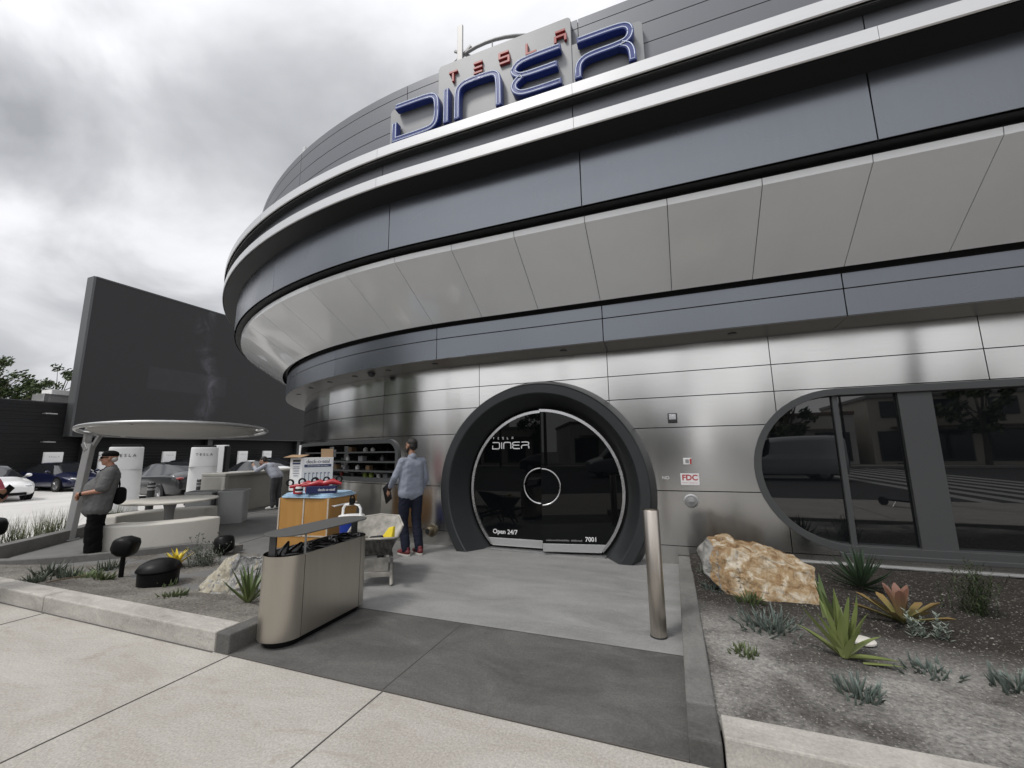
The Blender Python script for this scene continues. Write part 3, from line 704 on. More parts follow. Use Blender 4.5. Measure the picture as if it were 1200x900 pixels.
# --- long window at the right
b = MB(); o_ = stadium(WX0, WX1, WZ0, WZ1); i_ = stadium(WX0, WX1, WZ0, WZ1, inset=.085); n = len(o_)
vs = [(u, 6.285, v) for u, v in o_]+[(u, 6.285, v) for u, v in i_]+[(u, 6.42, v) for u, v in i_]+[(u, 6.42, v) for u, v in o_]; fs = []
for k in range(n):
    j = (k+1) % n
    for a in range(4): fs.append((a*n+k, a*n+j, ((a+1) % 4)*n+j, ((a+1) % 4)*n+k))
b.add(vs, fs); win = b.build('window', M['winframe'], DIN, bevel=.004)
b = MB(); b.prismM(stadium(WX0, WX1, WZ0, WZ1, inset=.06), 6.405, 6.43, lambda u, v, d: (u, d, v)); b.build('window_pane', M['winglass'], win)
for x0, x1, mm, y in ((1.945, 2.005, 'mullion', 6.36), (2.605, 2.93, 'window_post', 6.345), (5.05, 5.11, 'mullion', 6.36), (7.2, 7.5, 'window_post', 6.345)):
    b = MB(); b.box(((x0+x1)/2, (y+6.403)/2, (WZ0+WZ1)/2), (x1-x0, 6.403-y, WZ1-WZ0-.165)); b.build(mm, M['winframe'], win, bevel=.003)
b = MB(); b.box((5.5, 6.29, WZ0-.02), (7.4, .05, .05)); b.build('window_sill', M['winframe'], win, bevel=.006)
b = MB(); b.box((5.2, 6.27, .155), (8.2, .05, .012)); b.build('base_flashing', M['galv'], DIN)

# --- serving window in the curved wall
b = MB(); sweep_ring(b, rstad(*SW), rstad(*SW, inset=.075), 6.26, 6.42); sv = b.build('window', M['winframe'], DIN, smooth=30)
b = MB()
pin = rstad(*SW, inset=.05)
S = [SW[0]+(SW[1]-SW[0])*k/30 for k in range(31)]
for a, c in zip(S[:-1], S[1:]): b.add([P(a, 6.72, .9), P(c, 6.72, .9), P(c, 6.72, 1.95), P(a, 6.72, 1.95)], [(0, 1, 2, 3)])
b.build('window_pane', M['darkglass'], sv)
for z in (1.19, 1.37, 1.56):
    b = MB(); block(b, SW[0]+.7, SW[1]-.7, rect(6.36, 6.70, z-.014, z+.016)); b.build('shelf', M['winframe'], sv)
b = MB(); block(b, SW[0]+.4, SW[1]-.4, rect(6.40, 6.70, 1.03, 1.055)); b.build('shelf', M['winframe'], sv)
# goods on the shelves
gm = {c: mat('goods_'+c, v, .5) for c, v in (('white', (.6, .6, .58)), ('green', (.25, .33, .05)), ('grey', (.22, .22, .23)), ('brown', (.2, .13, .07)), ('red', (.3, .05, .04)), ('dark', (.05, .05, .055)))}
lab = {'white': 'white', 'green': 'lime green', 'grey': 'grey', 'brown': 'brown', 'red': 'red', 'dark': 'dark'}
def goods(t, z, kind, r, h):
    b = MB(); p = P(t, 6.56, z+.001)
    if kind in ('white', 'green', 'dark', 'red'): b.lathe([(r*.86, 0), (r, h*.05), (r, h*.62), (r*.9, h*.72), (r*.45, h*.85), (r*.45, h)], p, 12)
    else: b.box((p[0], p[1], p[2]+h/2), (r*2.6, r*1.8, h), rz=R_(-t)); b.box((p[0], p[1], p[2]+h*.5), (r*2.64, r*1.84, h*.25), rz=R_(-t))
    return b.build('container', gm[kind], None, smooth=40, bevel=.003 if kind in ('grey', 'brown') else 0)
SHN = {1.056: 'bottom', 1.207: 'second lowest', 1.387: 'third', 1.577: 'top'}
for i, (t, z, k, r, h) in enumerate(((13.2, 1.056, 'grey', .05, .09), (14.6, 1.056, 'white', .045, .12), (16.0, 1.056, 'green', .05, .125), (17.2, 1.056, 'green', .05, .125), (20, 1.056, 'dark', .045, .12), (23, 1.056, 'red', .04, .13), (19.0, 1.207, 'white', .045, .1), (22, 1.207, 'grey', .05, .08),
                             (16.5, 1.207, 'brown', .05, .09), (18.0, 1.387, 'grey', .06, .1), (21.5, 1.387, 'white', .04, .11), (14, 1.387, 'dark', .05, .11), (17.4, 1.577, 'white', .05, .09), (15.9, 1.577, 'white', .045, .08), (20.5, 1.577, 'brown', .06, .1), (24.5, 1.207, 'brown', .06, .1))):
    o = goods(t, z, k, r, h)
    nm = 'bottle' if k in ('white', 'green', 'dark', 'red') else 'box'; o.name = nm
    tag(o, f'{lab[k]} {nm} on the {SHN[z]} shelf of the serving window', nm, 'goods on the serving window shelves')

# --- small fittings on the steel wall
def wm(px, py, Y=6.30): u, v = wp(px, py, Y); return Vector((u, Y, v))
p = wm(808.5, 561.5)
t = thing('fire_sign', 'white rectangular sign with red FDC letters on the steel wall', 'sign', (p.x, p.y, p.z))
b = MB(); b.box((0, -.004, 0), (.235, .006, .155)); b.build('sign_plate', M['white_sign'], t, bevel=.002)
me = text_mesh('FDC', .105, .001, bold=.03); me.transform(facing((0, -.0075, .018))); 
text_b = me; me.materials.clear(); me.materials.append(M['red']); link('lettering', me, t)
me = text_mesh('FIRE DEPT. CONNECTION', .017, .001); me.transform(facing((0, -.0075, -.05))); me.materials.clear(); me.materials.append(M['red']); link('lettering', me, t)
p = wm(806, 540.5)
t = thing('alarm_strobe', 'small white fire alarm strobe with a red side above the white sign', 'alarm', (p.x, p.y, p.z))
b = MB(); b.box((-.005, -.022, 0), (.11, .044, .09)); b.build('housing', M['white'], t, bevel=.008)
b = MB(); b.box((.035, -.047, 0), (.022, .008, .075)); b.build('lens', M['red'], t, bevel=.003)
b = MB(); b.box((-.01, -.046, .003), (.045, .006, .05)); b.build('grille', M['grey_metal'], t, bevel=.003)
p = wm(788, 490)
t = thing('key_box', 'square metal key safe with a framed emblem high beside the round door', 'key box', (p.x, p.y, p.z))
b = MB(); b.box((0, -.012, 0), (.125, .024, .14)); b.build('box', M['blackmetal'], t, bevel=.006)
b = MB(); b.box((0, -.026, .018), (.092, .010, .080)); b.box((0, -.033, .018), (.05, .008, .045)); b.build('cover', M['silver'], t, bevel=.004)
b = MB(); b.box((0, -.025, -.048), (.06, .02, .018)); b.build('latch', M['blackmetal'], t, bevel=.003)
for q_ in (-.058, .058):
    b = MB(); b.box((q_, -.01, -.005), (.02, .01, .014)); b.build('bolt', M['blackmetal'], t, bevel=.003)
p = wm(810, 587)
t = thing('fire_inlet', 'round chrome water inlet with a central cap below the white sign', 'fire inlet', (p.x, p.y, p.z))
b = MB(); b.lathe([(.092, 0), (.092, .012), (.074, .018), (.070, .010), (.052, .010), (.050, .024), (.0, .024)], (0, 0, 0), 28); o = b.build('flange', M['galv'], t, smooth=35); o.rotation_euler = (R_(90), 0, 0)
b = MB(); b.lathe([(.045, .015), (.045, .05), (.02, .055), (0, .055)], (0, 0, 0), 20); b.box((0, 0, .06), (.06, .014, .016)); o = b.build('cap', M['grey_metal'], t, smooth=35); o.rotation_euler = (R_(90), 0, 0)
b = MB(); b.tube([(0, -.02, -.09), (0, -.02, -.13)], .004, 6); b.build('chain', M['galv'], t)
p = wm(782, 560); me = text_mesh('NO', .062, .001); me.transform(facing((p.x-.02, 6.2985, p.z))); me.materials.clear(); me.materials.append(M['white_sign']); o = link('wall_lettering', me, DIN)
p = Vector(P(5.2, 6.30, .235))
t = thing('pipe_outlet', 'short bronze pipe outlet with a wide flange low on the curved steel wall', 'pipe', p, R_(-5.2))
brz = mat('weathered_bronze', (.20, .17, .12), .5, metal=.7, var=.3, vscale=20)
b = MB(); b.tube([(0, .02, 0), (0, -.11, 0), (0, -.12, 0)], [.062, .062, .058], 18); b.tube([(0, 0, 0), (0, -.018, 0)], .105, 24); o = b.build('pipe', brz, t, smooth=35)
b = MB(); b.tube([(0, -.119, 0), (0, -.123, 0)], .046, 18); b.build('opening', M['black_gap'], t)

# ================================================================== roof sign
SGN = thing('roof_sign', 'big blue and red diner sign on grey backing plates above the ribbons', 'sign', (-1.9, 4.8, 5.85))
og = Vector((-1.9, 4.8, 5.85))
b = MB()
def rrect(x0, x1, z0, z1, r, n=6):
    out = []
    for cx_, cz_, a0 in ((x1-r, z1-r, 0), (x0+r, z1-r, 90), (x0+r, z0+r, 180), (x1-r, z0+r, 270)):
        out += [(cx_+r*math.cos(R_(a0+90*k/n)), cz_+r*math.sin(R_(a0+90*k/n))) for k in range(n+1)]
    return out
fS = lambda u, v, d: (u-og.x, 4.775-d-og.y, v-og.z)
b.prismM(rrect(-3.83, .02, 5.97, 6.95, .07), -.08, 0, fS); b.prismM(rrect(-2.95, -.89, 5.95, 7.40, .06), -.08, .012, fS)
b.build('backing_plate', M['signplate'], SGN, bevel=.004)
def fL(u, v, d): return (u-og.x, 4.76-d-og.y, v-og.z)
LW, LD = .092, .10
LET = {'D': (-3.66, .745, 6.29, .57), 'I': (-2.80, .62, 6.29, .57), 'N': (-2.575, .655, 6.29, .57), 'E': (-1.70, .68, 6.35, .53), 'R': (-.80, .68, 6.29, .57)}
for ch, (x0, wd, z0, h) in LET.items():
    b = MB(); nb2 = MB(); h_ = .57 if ch != 'E' else .52
    for s in GLY[ch][1]:
        pts = [(x0+u*wd/1.08 if ch != 'I' else x0+.045, z0+v*h) for u, v in rounded(s)]
        # round the corners a little more finely
        L_, R2 = stroke(b, pts, LW, fL, 0, LD)
        loop = [(p.x, p.y) for p in L_]+[(p.x, p.y) for p in reversed(R2)]
        cen = [Vector(p) for p in pts]; A = []; Bp = []
        for i, p in enumerate(cen):
            A.append(cen[i]+(L_[i]-cen[i])*.60); Bp.append(cen[i]+(R2[i]-cen[i])*.60)
        d0 = (cen[1]-cen[0]).normalized()*.022; d1 = (cen[-2]-cen[-1]).normalized()*.022
        A[0] += d0; Bp[0] += d0; A[-1] += d1; Bp[-1] += d1
        nb2.tube([fL(p.x, p.y, LD+.008) for p in A+Bp[::-1]], .0048, 6, closed=True)
    le = b.build('letter', M['blue_letter'], SGN, bevel=.006)
    nb2.build('neon_tube', M['neon'], le, smooth=60)
x = -2.75
for ch in 'tesla':
    b = MB()
    for s in GLY[ch][1]: stroke(b, [(x+u*.2, 7.02+v*.165) for u, v in s], .034, fL, -.003, .035)
    b.build('letter', M['red_letter'], SGN, bevel=.003); x += .412
# rooftop shade ring with its pole
RR = thing('roof_ring', 'curved grey tube ring on a flat steel pole rising behind the roof sign', 'roof canopy', (-2.45, 7.15, 7.0))
b = MB(); b.tube([(1.74*math.cos(2*math.pi*k/64), 1.74*math.sin(2*math.pi*k/64), 1.32) for k in range(64)], .028, 8, closed=True); b.build('ring', M['grey_metal'], RR, smooth=60)
b = MB(); b.box((-.48, -1.74, .93), (.10, .04, 1.86)); b.box((-.50, -1.69, .80), (.10, .03, 1.3)); b.build('pole', M['grey_metal'], RR, bevel=.005)
b = MB(); b.bar((-.62, -1.66, 1.22), (-.28, -1.72, 1.40), .035, .05); b.bar((-.60, -1.72, 1.42), (-.33, -1.66, 1.27), .03, .04); b.build('bracket', M['grey_metal'], RR, bevel=.003)
b = MB(); b.tube([(.12, -1.735, 0), (.12, -1.735, 1.32)], .011, 6); b.tube([(1.2, -1.25, 0), (1.2, -1.25, 1.32)], .011, 6); b.build('stay', M['grey_metal'], RR)
d_ = ray(356.5, 180); tt = 8.3/d_.y; q_ = Vector((d_.x*tt, 8.3, CAM_H+d_.z*tt))
RP = thing('roof_post', 'small grey steel post poking above the rounded end of the parapet', 'post', (q_.x, q_.y, 7.0))
b = MB(); b.box((0, 0, (q_.z+.22-7)/2), (.11, .05, q_.z+.22-7)); b.build('pole', M['galv'], RP, bevel=.005)
b = MB(); b.bar((-.16, 0, q_.z-7.0), (.05, .0, q_.z-6.92), .04, .05); b.build('bracket', M['galv'], RP)
# ================================================================== charging lot: wall, screen, chargers, cars
XW = -33.2
M['wallblack'] = mat('black_board_wall', (.009, .0095, .0105), .65, spec=.25, var=.3, vscale=1.2, stretch=(1, .15, 5), bump=.25, bscale=14)
b = MB()
for k in range(24):
    z0 = -.15+k*.20; b.box((XW+.012*(k % 2), 16, z0+.1), (.3, 80, .196))
t = tag(b.build('black_wall', M['wallblack']), 'long black board wall behind the parked cars', 'wall')
b = MB(); b.box((0, 0, 0), (.36, 80, .06)); cp_ = b.build('wall_coping', M['blackmetal'], t); cp_.location = (XW, 16, 4.66)
# screen
def screen_mat():
    m = bpy.data.materials.new('screen_face'); m.use_nodes = True; tt = m.node_tree; bs = tt.nodes['Principled BSDF']; N = tt.nodes.new; L = tt.links.new
    tcn = N('ShaderNodeTexCoord'); sp = N('ShaderNodeSeparateXYZ'); L(tcn.outputs['Object'], sp.inputs[0])
    def mth(op, a, b_=None, c=None, cl=False):
        n = N('ShaderNodeMath'); n.operation = op; n.use_clamp = cl
        for i, v in enumerate((a, b_, c)):
            if v is None: continue
            if isinstance(v, (int, float)): n.inputs[i].default_value = v
            else: L(v, n.inputs[i])
        return n.outputs[0]
    y, z = sp.outputs[1], sp.outputs[2]
    nz = N('ShaderNodeTexNoise'); nz.inputs['Scale'].default_value = .55; nz.inputs['Detail'].default_value = 6; nz.inputs['Roughness'].default_value = .7; nz.inputs['Distortion'].default_value = 1.2; L(tcn.outputs['Object'], nz.inputs['Vector'])
    # a pale wisp climbing the middle of the screen
    cen = mth('ADD', mth('MULTIPLY', mth('SINE', mth('MULTIPLY', z, .55)), .9), mth('MULTIPLY', z, .16))
    wisp = mth('SUBTRACT', 1.0, mth('DIVIDE', mth('ABSOLUTE', mth('SUBTRACT', mth('SUBTRACT', y, 6.1), cen)), .85), cl=True)
    wisp = mth('MULTIPLY', mth('POWER', wisp, 1.3), mth('SUBTRACT', mth('MULTIPLY', nz.outputs[0], 3.2), 1.35, cl=True), cl=True)
    # a faint pale slab low at the left
    s1 = mth('MULTIPLY', mth('LESS_THAN', mth('ABSOLUTE', mth('SUBTRACT', y, 6.0)), 2.6), mth('LESS_THAN', mth('ABSOLUTE', mth('SUBTRACT', z, 4.0)), .75))
    s1 = mth('MULTIPLY', s1, mth('MULTIPLY', nz.outputs[0], .20))
    s2 = mth('MULTIPLY', nz.outputs[0], .07)
    tot = mth('ADD', mth('ADD', wisp, s1), s2)  # faint pale marks summed over the dark screen tone
    em = N('ShaderNodeVectorMath'); em.operation = 'SCALE'; em.inputs[0].default_value = (.05, .05, .062); L(tot, em.inputs['Scale'])
    ad = N('ShaderNodeVectorMath'); ad.operation = 'ADD'; L(em.outputs[0], ad.inputs[0]); ad.inputs[1].default_value = (.006, .006, .0063)
    L(ad.outputs[0], bs.inputs['Emission Color']); bs.inputs['Emission Strength'].default_value = 1.0
    bs.inputs['Base Color'].default_value = (.020, .020, .021, 1); bs.inputs['Roughness'].default_value = .55; bs.inputs['Specular IOR Level'].default_value = .2
    # module grid
    return m
SX, SY0, SY1, SZ0, SZ1 = -32.3, 13.25, 40.0, 2.75, 12.45
t = thing('outdoor_screen', 'huge dark outdoor video screen standing in front of the black wall', 'screen', (SX, SY0, SZ0))
b = MB(); b.box((-.17, (SY1-SY0)/2, (SZ1-SZ0)/2), (.30, SY1-SY0-.06, SZ1-SZ0-.06)); b.build('display', screen_mat(), t)
b = MB(); b.box((-.35, .0, (SZ1-SZ0)/2), (.72, .12, SZ1-SZ0+.06)); b.build('side_frame', M['winframe'], t, bevel=.01)
b = MB(); b.box((-.35, (SY1-SY0)/2+.03, SZ1-SZ0), (.72, SY1-SY0-.07, .10)); b.build('top_frame', M['blackmetal'], t)
b = MB(); b.box((-.35, (SY1-SY0)/2+.03, 0), (.72, SY1-SY0-.07, .08)); b.build('bottom_frame', M['blackmetal'], t)
for yy in (.9, 8.0, 16.0, 24): 
    b = MB(); b.box((-.45, yy, -1.45), (.35, .35, 2.9)); b.build('leg', M['blackmetal'], t)
def wall_lamp(y, z, lab):
    t = thing('wall_lamp', lab, 'lamp', (XW+.17, y, z), group='lamps on the black wall')
    b = MB(); b.box((.35, 0, 0), (.7, .06, .05)); b.build('arm', M['blackmetal'], t)
    b = MB(); b.box((.62, 0, -.06), (.36, .5, .05)); b.build('lamp_head', M['galv'], t, bevel=.01)
wall_lamp(12.3, 4.02, 'flat lamp on an arm high on the black wall left of the screen'); wall_lamp(12.4, 2.45, 'flat lamp on the black wall just below the lower screen corner')
wall_lamp(22.2, 2.33, 'small flat lamp on the black wall under the middle of the screen')
b = MB(); b.box((0, 0, .5), (1.4, 2.0, 1.0)); hv = thing('roof_unit', 'pale boxy air conditioner above the black wall beside the screen', 'air conditioner', (-36, 14.0, 4.4))
b.build('housing', M['galv'], hv, bevel=.03)
b = MB(); b.box((0, 0, 1.15), (1.2, 1.3, .3)); b.build('top_box', M['white'], hv, bevel=.02)
b = MB(); b.box((.72, 0, .5), (.04, 1.5, .7)); b.build('grille', M['grey_metal'], hv)
b = MB(); b.box((-46, 16, 1.9), (24, 80, 3.9)); tag(b.build('low_building', M['kerb']), 'low pale flat-roofed building behind the black wall', 'building')

M['charger'] = mat('charger_white', (.66, .665, .67), .38, var=.02)
M['chargerlit'] = mat('charger_white_bright', (.80, .80, .80), .4)
def charger_stall(y, x, lab, rz=0):
    t = thing('wall_charger', lab, 'charger', (x, y, -.15), rz, 'white chargers along the black wall')
    b = MB(); b.prism(rrect(-.11, .11, -.40, .40, .09), .12, 1.98); b.build('body', M['chargerlit'], t, bevel=.02)
    b = MB(); b.box((-.115, 0, 1.0), (.02, .5, 1.6)); b.box((0, 0, .06), (.3, .7, .12)); b.build('plinth', M['black'], t)
    text('TESLA', .12, M['grey_metal'], Matrix.Translation((.112, 0, 1.72)) @ Matrix.Rotation(R_(90), 4, 'Z') @ FACE, t, space=1.5)
ys = [(12.62, 'white charger behind the dark blue car'), (15.0, 'white charger seen between the leaning canopy post and the man in the cap'), (18.35, 'white charger in the gap right of the wide white tower'), (23.6, 'white charger left of the black car roof'), (25.75, 'white charger above the black car roof')]
for y, l in ys: charger_stall(y, -32.2, l)
p = gr(361, 592, -.1); charger_stall(p.y*1.02, p.x*1.02, 'nearer white charger behind the stooping man and the display carton', R_(-15))

def tower(loc, rz, lab, w=.84, h=1.98):
    t = thing('charging_tower', lab, 'charger', loc, rz, 'wide white charging towers')
    b = MB(); prof = []
    n = 18; vs = []; fs = []
    pl = [(w/2*math.cos(2*math.pi*k/40), .20*math.sin(2*math.pi*k/40)) for k in range(40)]
    pl = [(math.copysign(abs(x/(w/2))**.75, x)*w/2, y) for x, y in pl]
    rings = [(0, .93), (.02, 1.0), (.5, 1.0), (1.2, .98), (h-.05, .95), (h-.012, .935), (h, .9)]
    for z, s in rings: vs += [(x*s, y*s, z) for x, y in pl]
    for i in range(len(rings)-1):
        for k in range(40): fs.append((i*40+k, i*40+(k+1) % 40, (i+1)*40+(k+1) % 40, (i+1)*40+k))
    fs += [tuple(range(39, -1, -1)), tuple(range((len(rings)-1)*40, len(rings)*40))]
    b.add(vs, fs); b.build('shell', M['charger'], t, smooth=45)
    b = MB(); b.box((-.02, .19, 1.05), (w*.82, .10, 2.0)); b.build('charging_side', M['black'], t, bevel=.02)
    b = MB(); b.tube([(-.1, .26, 1.4), (-.1, .42, 1.1), (-.05, .45, .5), (.05, .40, .4), (.12, .34, .9), (.12, .26, 1.2)], .025, 8); b.build('cable', M['blackrubber'], t, smooth=60)
    b = MB(); b.box((0, 0, 1.30), (w*.985, .402, .004)); b.build('panel_seam', M['grey_metal'], t)
    text('TESLA', .125, M['blackmetal'], facing((0, -.199, 1.72)), t, space=1.6)
    b = MB(); b.prism([(x*1.06, y*1.1) for x, y in pl], -.02, .06); b.build('foot', M['black'], t)
def at_px(px, py, z): return gr(px, py, z)
p = gr(143, 618, -.15); T1 = Vector((-13.75, 6.75, -.15))
tower(along(147, 17.4, -.15), R_(60), 'wide white charging tower just behind the man in the cap')
tower(along(239, 18.6, -.15), R_(55), 'wide white charging tower behind the grey bins and round table')
# thin black-backed charger next to the second tower
t = thing('slim_charger', 'slim white charger with a black side right of the second tower', 'charger', along(258, 20, -.15), R_(20))
b = MB(); b.prism(rrect(-.28, .28, -.10, .10, .08), 0, 2.08); b.build('body', M['charger'], t, bevel=.02)
b = MB(); b.box((.26, -.02, 1.04), (.10, .23, 2.0)); b.build('side_panel', M['black'], t, bevel=.01)

# bollards by the chargers
def bollard_dark(loc, lab):
    t = thing('bollard', lab, 'bollard', loc, 0, 'black bollards by the chargers')
    b = MB(); b.lathe([(.085, 0), (.085, 1.0), (.07, 1.02), (0, 1.02)], (0, 0, 0), 20); b.build('post', M['blackmetal'], t, smooth=35)
    b = MB(); b.lathe([(.087, .82), (.0872, .87)], (0, 0, 0), 20); b.build('reflective_band', M['galv'], t, smooth=35)
    b = MB(); b.lathe([(.087, .91), (.0872, .95)], (0, 0, 0), 20); b.build('reflective_band', M['galv'], t, smooth=35)
pb = [((-12.75, 6.95, -.15), 'black bollard with two bands beside the dark grey car, nearest the first tower'), ((-12.75, 8.15, -.15), 'black bollard with two bands left of the second tower'), ((-12.2, 5.62, -.15), 'black bollard with two bands right behind the slanted canopy post')]
for l, s in pb: bollard_dark(l, s)

# ---- cars
def carpaint(name, col, metal=.3): return mat(name, col, .28, metal=metal, coat=.8)
M['cglass'] = mat('car_glass', (.012, .013, .015), .04, ior=1.6)
M['rim'] = mat('wheel_rim', (.35, .35, .36), .3, metal=.9)
M['headlight'] = mat('headlight_lens', (.55, .56, .58), .12, coat=1)
M['taillight'] = mat('taillight_lens', (.30, .012, .012), .15, coat=1)
def car(paint, lab, loc, rz, tall=1.0, roofglass=True, kind='car'):
    t = thing('parked_car' if kind == 'car' else 'parked_van', lab, kind, loc, rz, 'cars parked at the chargers' if kind == 'car' else None)
    # x, zbottom, z shoulder, z roof (or hood), half width, roof half width
    if kind == 'car':
        S = [(2.36, .34, .50, .56, .62, .40), (2.30, .24, .56, .66, .76, .55), (2.05, .19, .64, .74, .86, .62), (1.6, .18, .72, .82, .915, .66), (1.05, .18, .80, .93, .93, .66), (.55, .18, .86, 1.20, .935, .60), (.05, .18, .88, 1.385, .935, .57), (-.45, .18, .90, 1.44, .935, .565), (-1.0, .18, .92, 1.41, .935, .55), (-1.55, .18, .95, 1.27, .93, .53), (-1.95, .20, .97, 1.11, .91, .58), (-2.18, .24, .95, 1.03, .85, .62), (-2.32, .34, .80, .94, .76, .55), (-2.36, .45, .62, .70, .66, .45)]
    else:
        S = [(2.75, .40, .75, .85, .80, .6), (2.6, .25, .95, 1.05, .93, .7), (1.9, .22, 1.08, 1.25, .98, .74), (1.2, .22, 1.15, 1.95, 1.0, .78), (.6, .22, 1.15, 2.2, 1.0, .82), (-.8, .22, 1.15, 2.25, 1.0, .84), (-2.2, .22, 1.15, 2.25, 1.0, .84), (-2.7, .25, 1.1, 2.2, .98, .82), (-2.75, .4, 1.0, 2.0, .95, .8)]
    b = MB(); g = MB(); NR = 9
    def ringp(s):
        x, zb, zs, zr, w, wr = s; zr2 = zb+(zr-zb)*tall
        return [(x, w*.80, zb), (x, w*.97, zb+.06), (x, w, zb+(zs-zb)*.5), (x, w*.985, zs), (x, w*.95, zs+.03), (x, wr+.05, zr2-.05), (x, wr-.06, zr2-.005), (x, wr*.5, zr2+.015), (x, 0, zr2+.02)]
    fullr = []
    for s in S:
        h = ringp(s); fullr.append(h+[(x, -y, z) for x, y, z in h[-2::-1]])
    n = len(fullr[0]); vs = [v for r in fullr for v in r]; body = []; glass = []
    for i in range(len(S)-1):
        xm = (S[i][0]+S[i+1][0])/2
        for k in range(n-1):
            kk = min(k, n-2-k); f = (i*n+k, i*n+k+1, (i+1)*n+k+1, (i+1)*n+k)
            if kind == 'car':
                ing = -1.95 < xm < 1.0
                isg = (kk == 4 and ing) or (kk >= 5 and ((.05 < xm < 1.05) or (-1.95 < xm < -1.0) or (roofglass and kk >= 6 and -1.0 < xm < .05)))
            else:
                isg = (kk == 4 and .6 < xm < 1.9) or (kk >= 5 and 1.2 < xm < 1.9)
            (glass if isg else body).append(f)
    body += [tuple((i*n+n-1, i*n, (i+1)*n, (i+1)*n+n-1)) for i in range(len(S)-1)]
    body += [tuple(range(n)), tuple(range((len(S)-1)*n, len(S)*n))]
    b.add(vs, body); bo = b.build('body', paint, t, smooth=40)
    g.add(vs, glass); g.build('window', M['cglass'], t, smooth=40)
    sd = bo.modifiers.new('sub', 'SUBSURF'); sd.levels = 1; sd.render_levels = 1
    ax = (1.42, -1.42) if kind == 'car' else (1.75, -1.65)
    for x in ax:
        for s in (-1, 1):
            wh = bpy.data.objects.new('wheel', None)
            wb = MB(); c0 = Vector((x, s*.80, .335)); wb.tube([c0+Vector((0, -s*.1, 0)), c0+Vector((0, s*.10, 0)), c0+Vector((0, s*.125, 0)), c0+Vector((0, s*.128, 0))], [.335, .335, .31, .24], 28); 
            wo_ = wb.build('wheel', M['blackrubber'], t, smooth=40)
            rb = MB(); rb.tube([c0+Vector((0, s*.129, 0)), c0+Vector((0, s*.136, 0))], [.225, .2], 24)
            for k in range(5):
                a = 2*math.pi*k/5; d = Vector((math.cos(a), 0, math.sin(a))); rb.bar(c0+Vector((0, s*.139, 0))+d*.03, c0+Vector((0, s*.139, 0))+d*.21, .05, .012)
            rb.build('rim', M['rim'], wo_, smooth=40)
            ab = MB(); ab.tube([c0+Vector((0, s*(-.02), .02)), c0+Vector((0, s*.118, .02))], .385, 28); ab.build('wheel_arch', M['black'], t, smooth=40)
    if kind == 'car':
        for s in (-1, 1):
            hb = MB(); hb.ell((2.18, s*.60, .635), (.17, .15, .045), Matrix.Rotation(R_(-s*35), 3, 'Z') @ Matrix.Rotation(R_(12), 3, 'Y')); hb.build('headlight', M['headlight'], t, smooth=60)
            tb = MB(); tb.ell((-2.24, s*.62, .86), (.11, .20, .05), Matrix.Rotation(R_(s*30), 3, 'Z')); tb.build('taillight', M['taillight'], t, smooth=60)
            mb_ = MB(); mb_.ell((.72, s*1.0, .98), (.08, .10, .07)); mb_.bar((.72, s*.88, .93), (.72, s*.98, .96), .05, .03); mb_.build('mirror', paint, t, smooth=60)
        hb = MB(); hb.box((2.33, 0, .30), (.1, 1.1, .10)); hb.build('air_intake', M['black'], t, bevel=.02)
        hb = MB(); hb.box((-2.33, 0, .36), (.1, 1.2, .14)); hb.build('rear_bumper_insert', M['black'], t, bevel=.02)
        hb = MB(); hb.box((-2.37, 0, .62), (.012, .36, .13)); hb.build('number_plate', M['white'], t)
    else:
        for s in (-1, 1):
            hb = MB(); hb.ell((2.6, s*.75, .82), (.1, .14, .1)); hb.build('headlight', M['headlight'], t, smooth=60)
    return t
P_white = carpaint('white_car_paint', (.78, .78, .78), 0); P_blue = carpaint('navy_car_paint', (.006, .010, .045)); P_grey = carpaint('dark_grey_car_paint', (.045, .047, .05)); P_black = carpaint('black_car_paint', (.010, .010, .011))
car(P_white, 'white car with a black grille line, front half at the left edge', along(14, 25.5, -.15)+Vector((-2.36, .16, 0)), R_(-4))
car(P_blue, 'dark navy blue car parked against the black wall', (-30.1, 12.35, -.15), R_(2))
car(P_grey, 'dark grey car between the two white towers, nearest of the cars', (-19.3, 11.0, -.15), R_(176))
car(P_black, 'black car parked far back behind the dark grey car', (-29.6, 18.2, -.15), R_(0))
car(P_white, 'white car with a black glass roof behind the grey counter', (-19.6, 15.0, -.15), R_(174))
car(P_black, 'black car at the far end behind the white car', (-29.8, 24.6, -.15), R_(0))
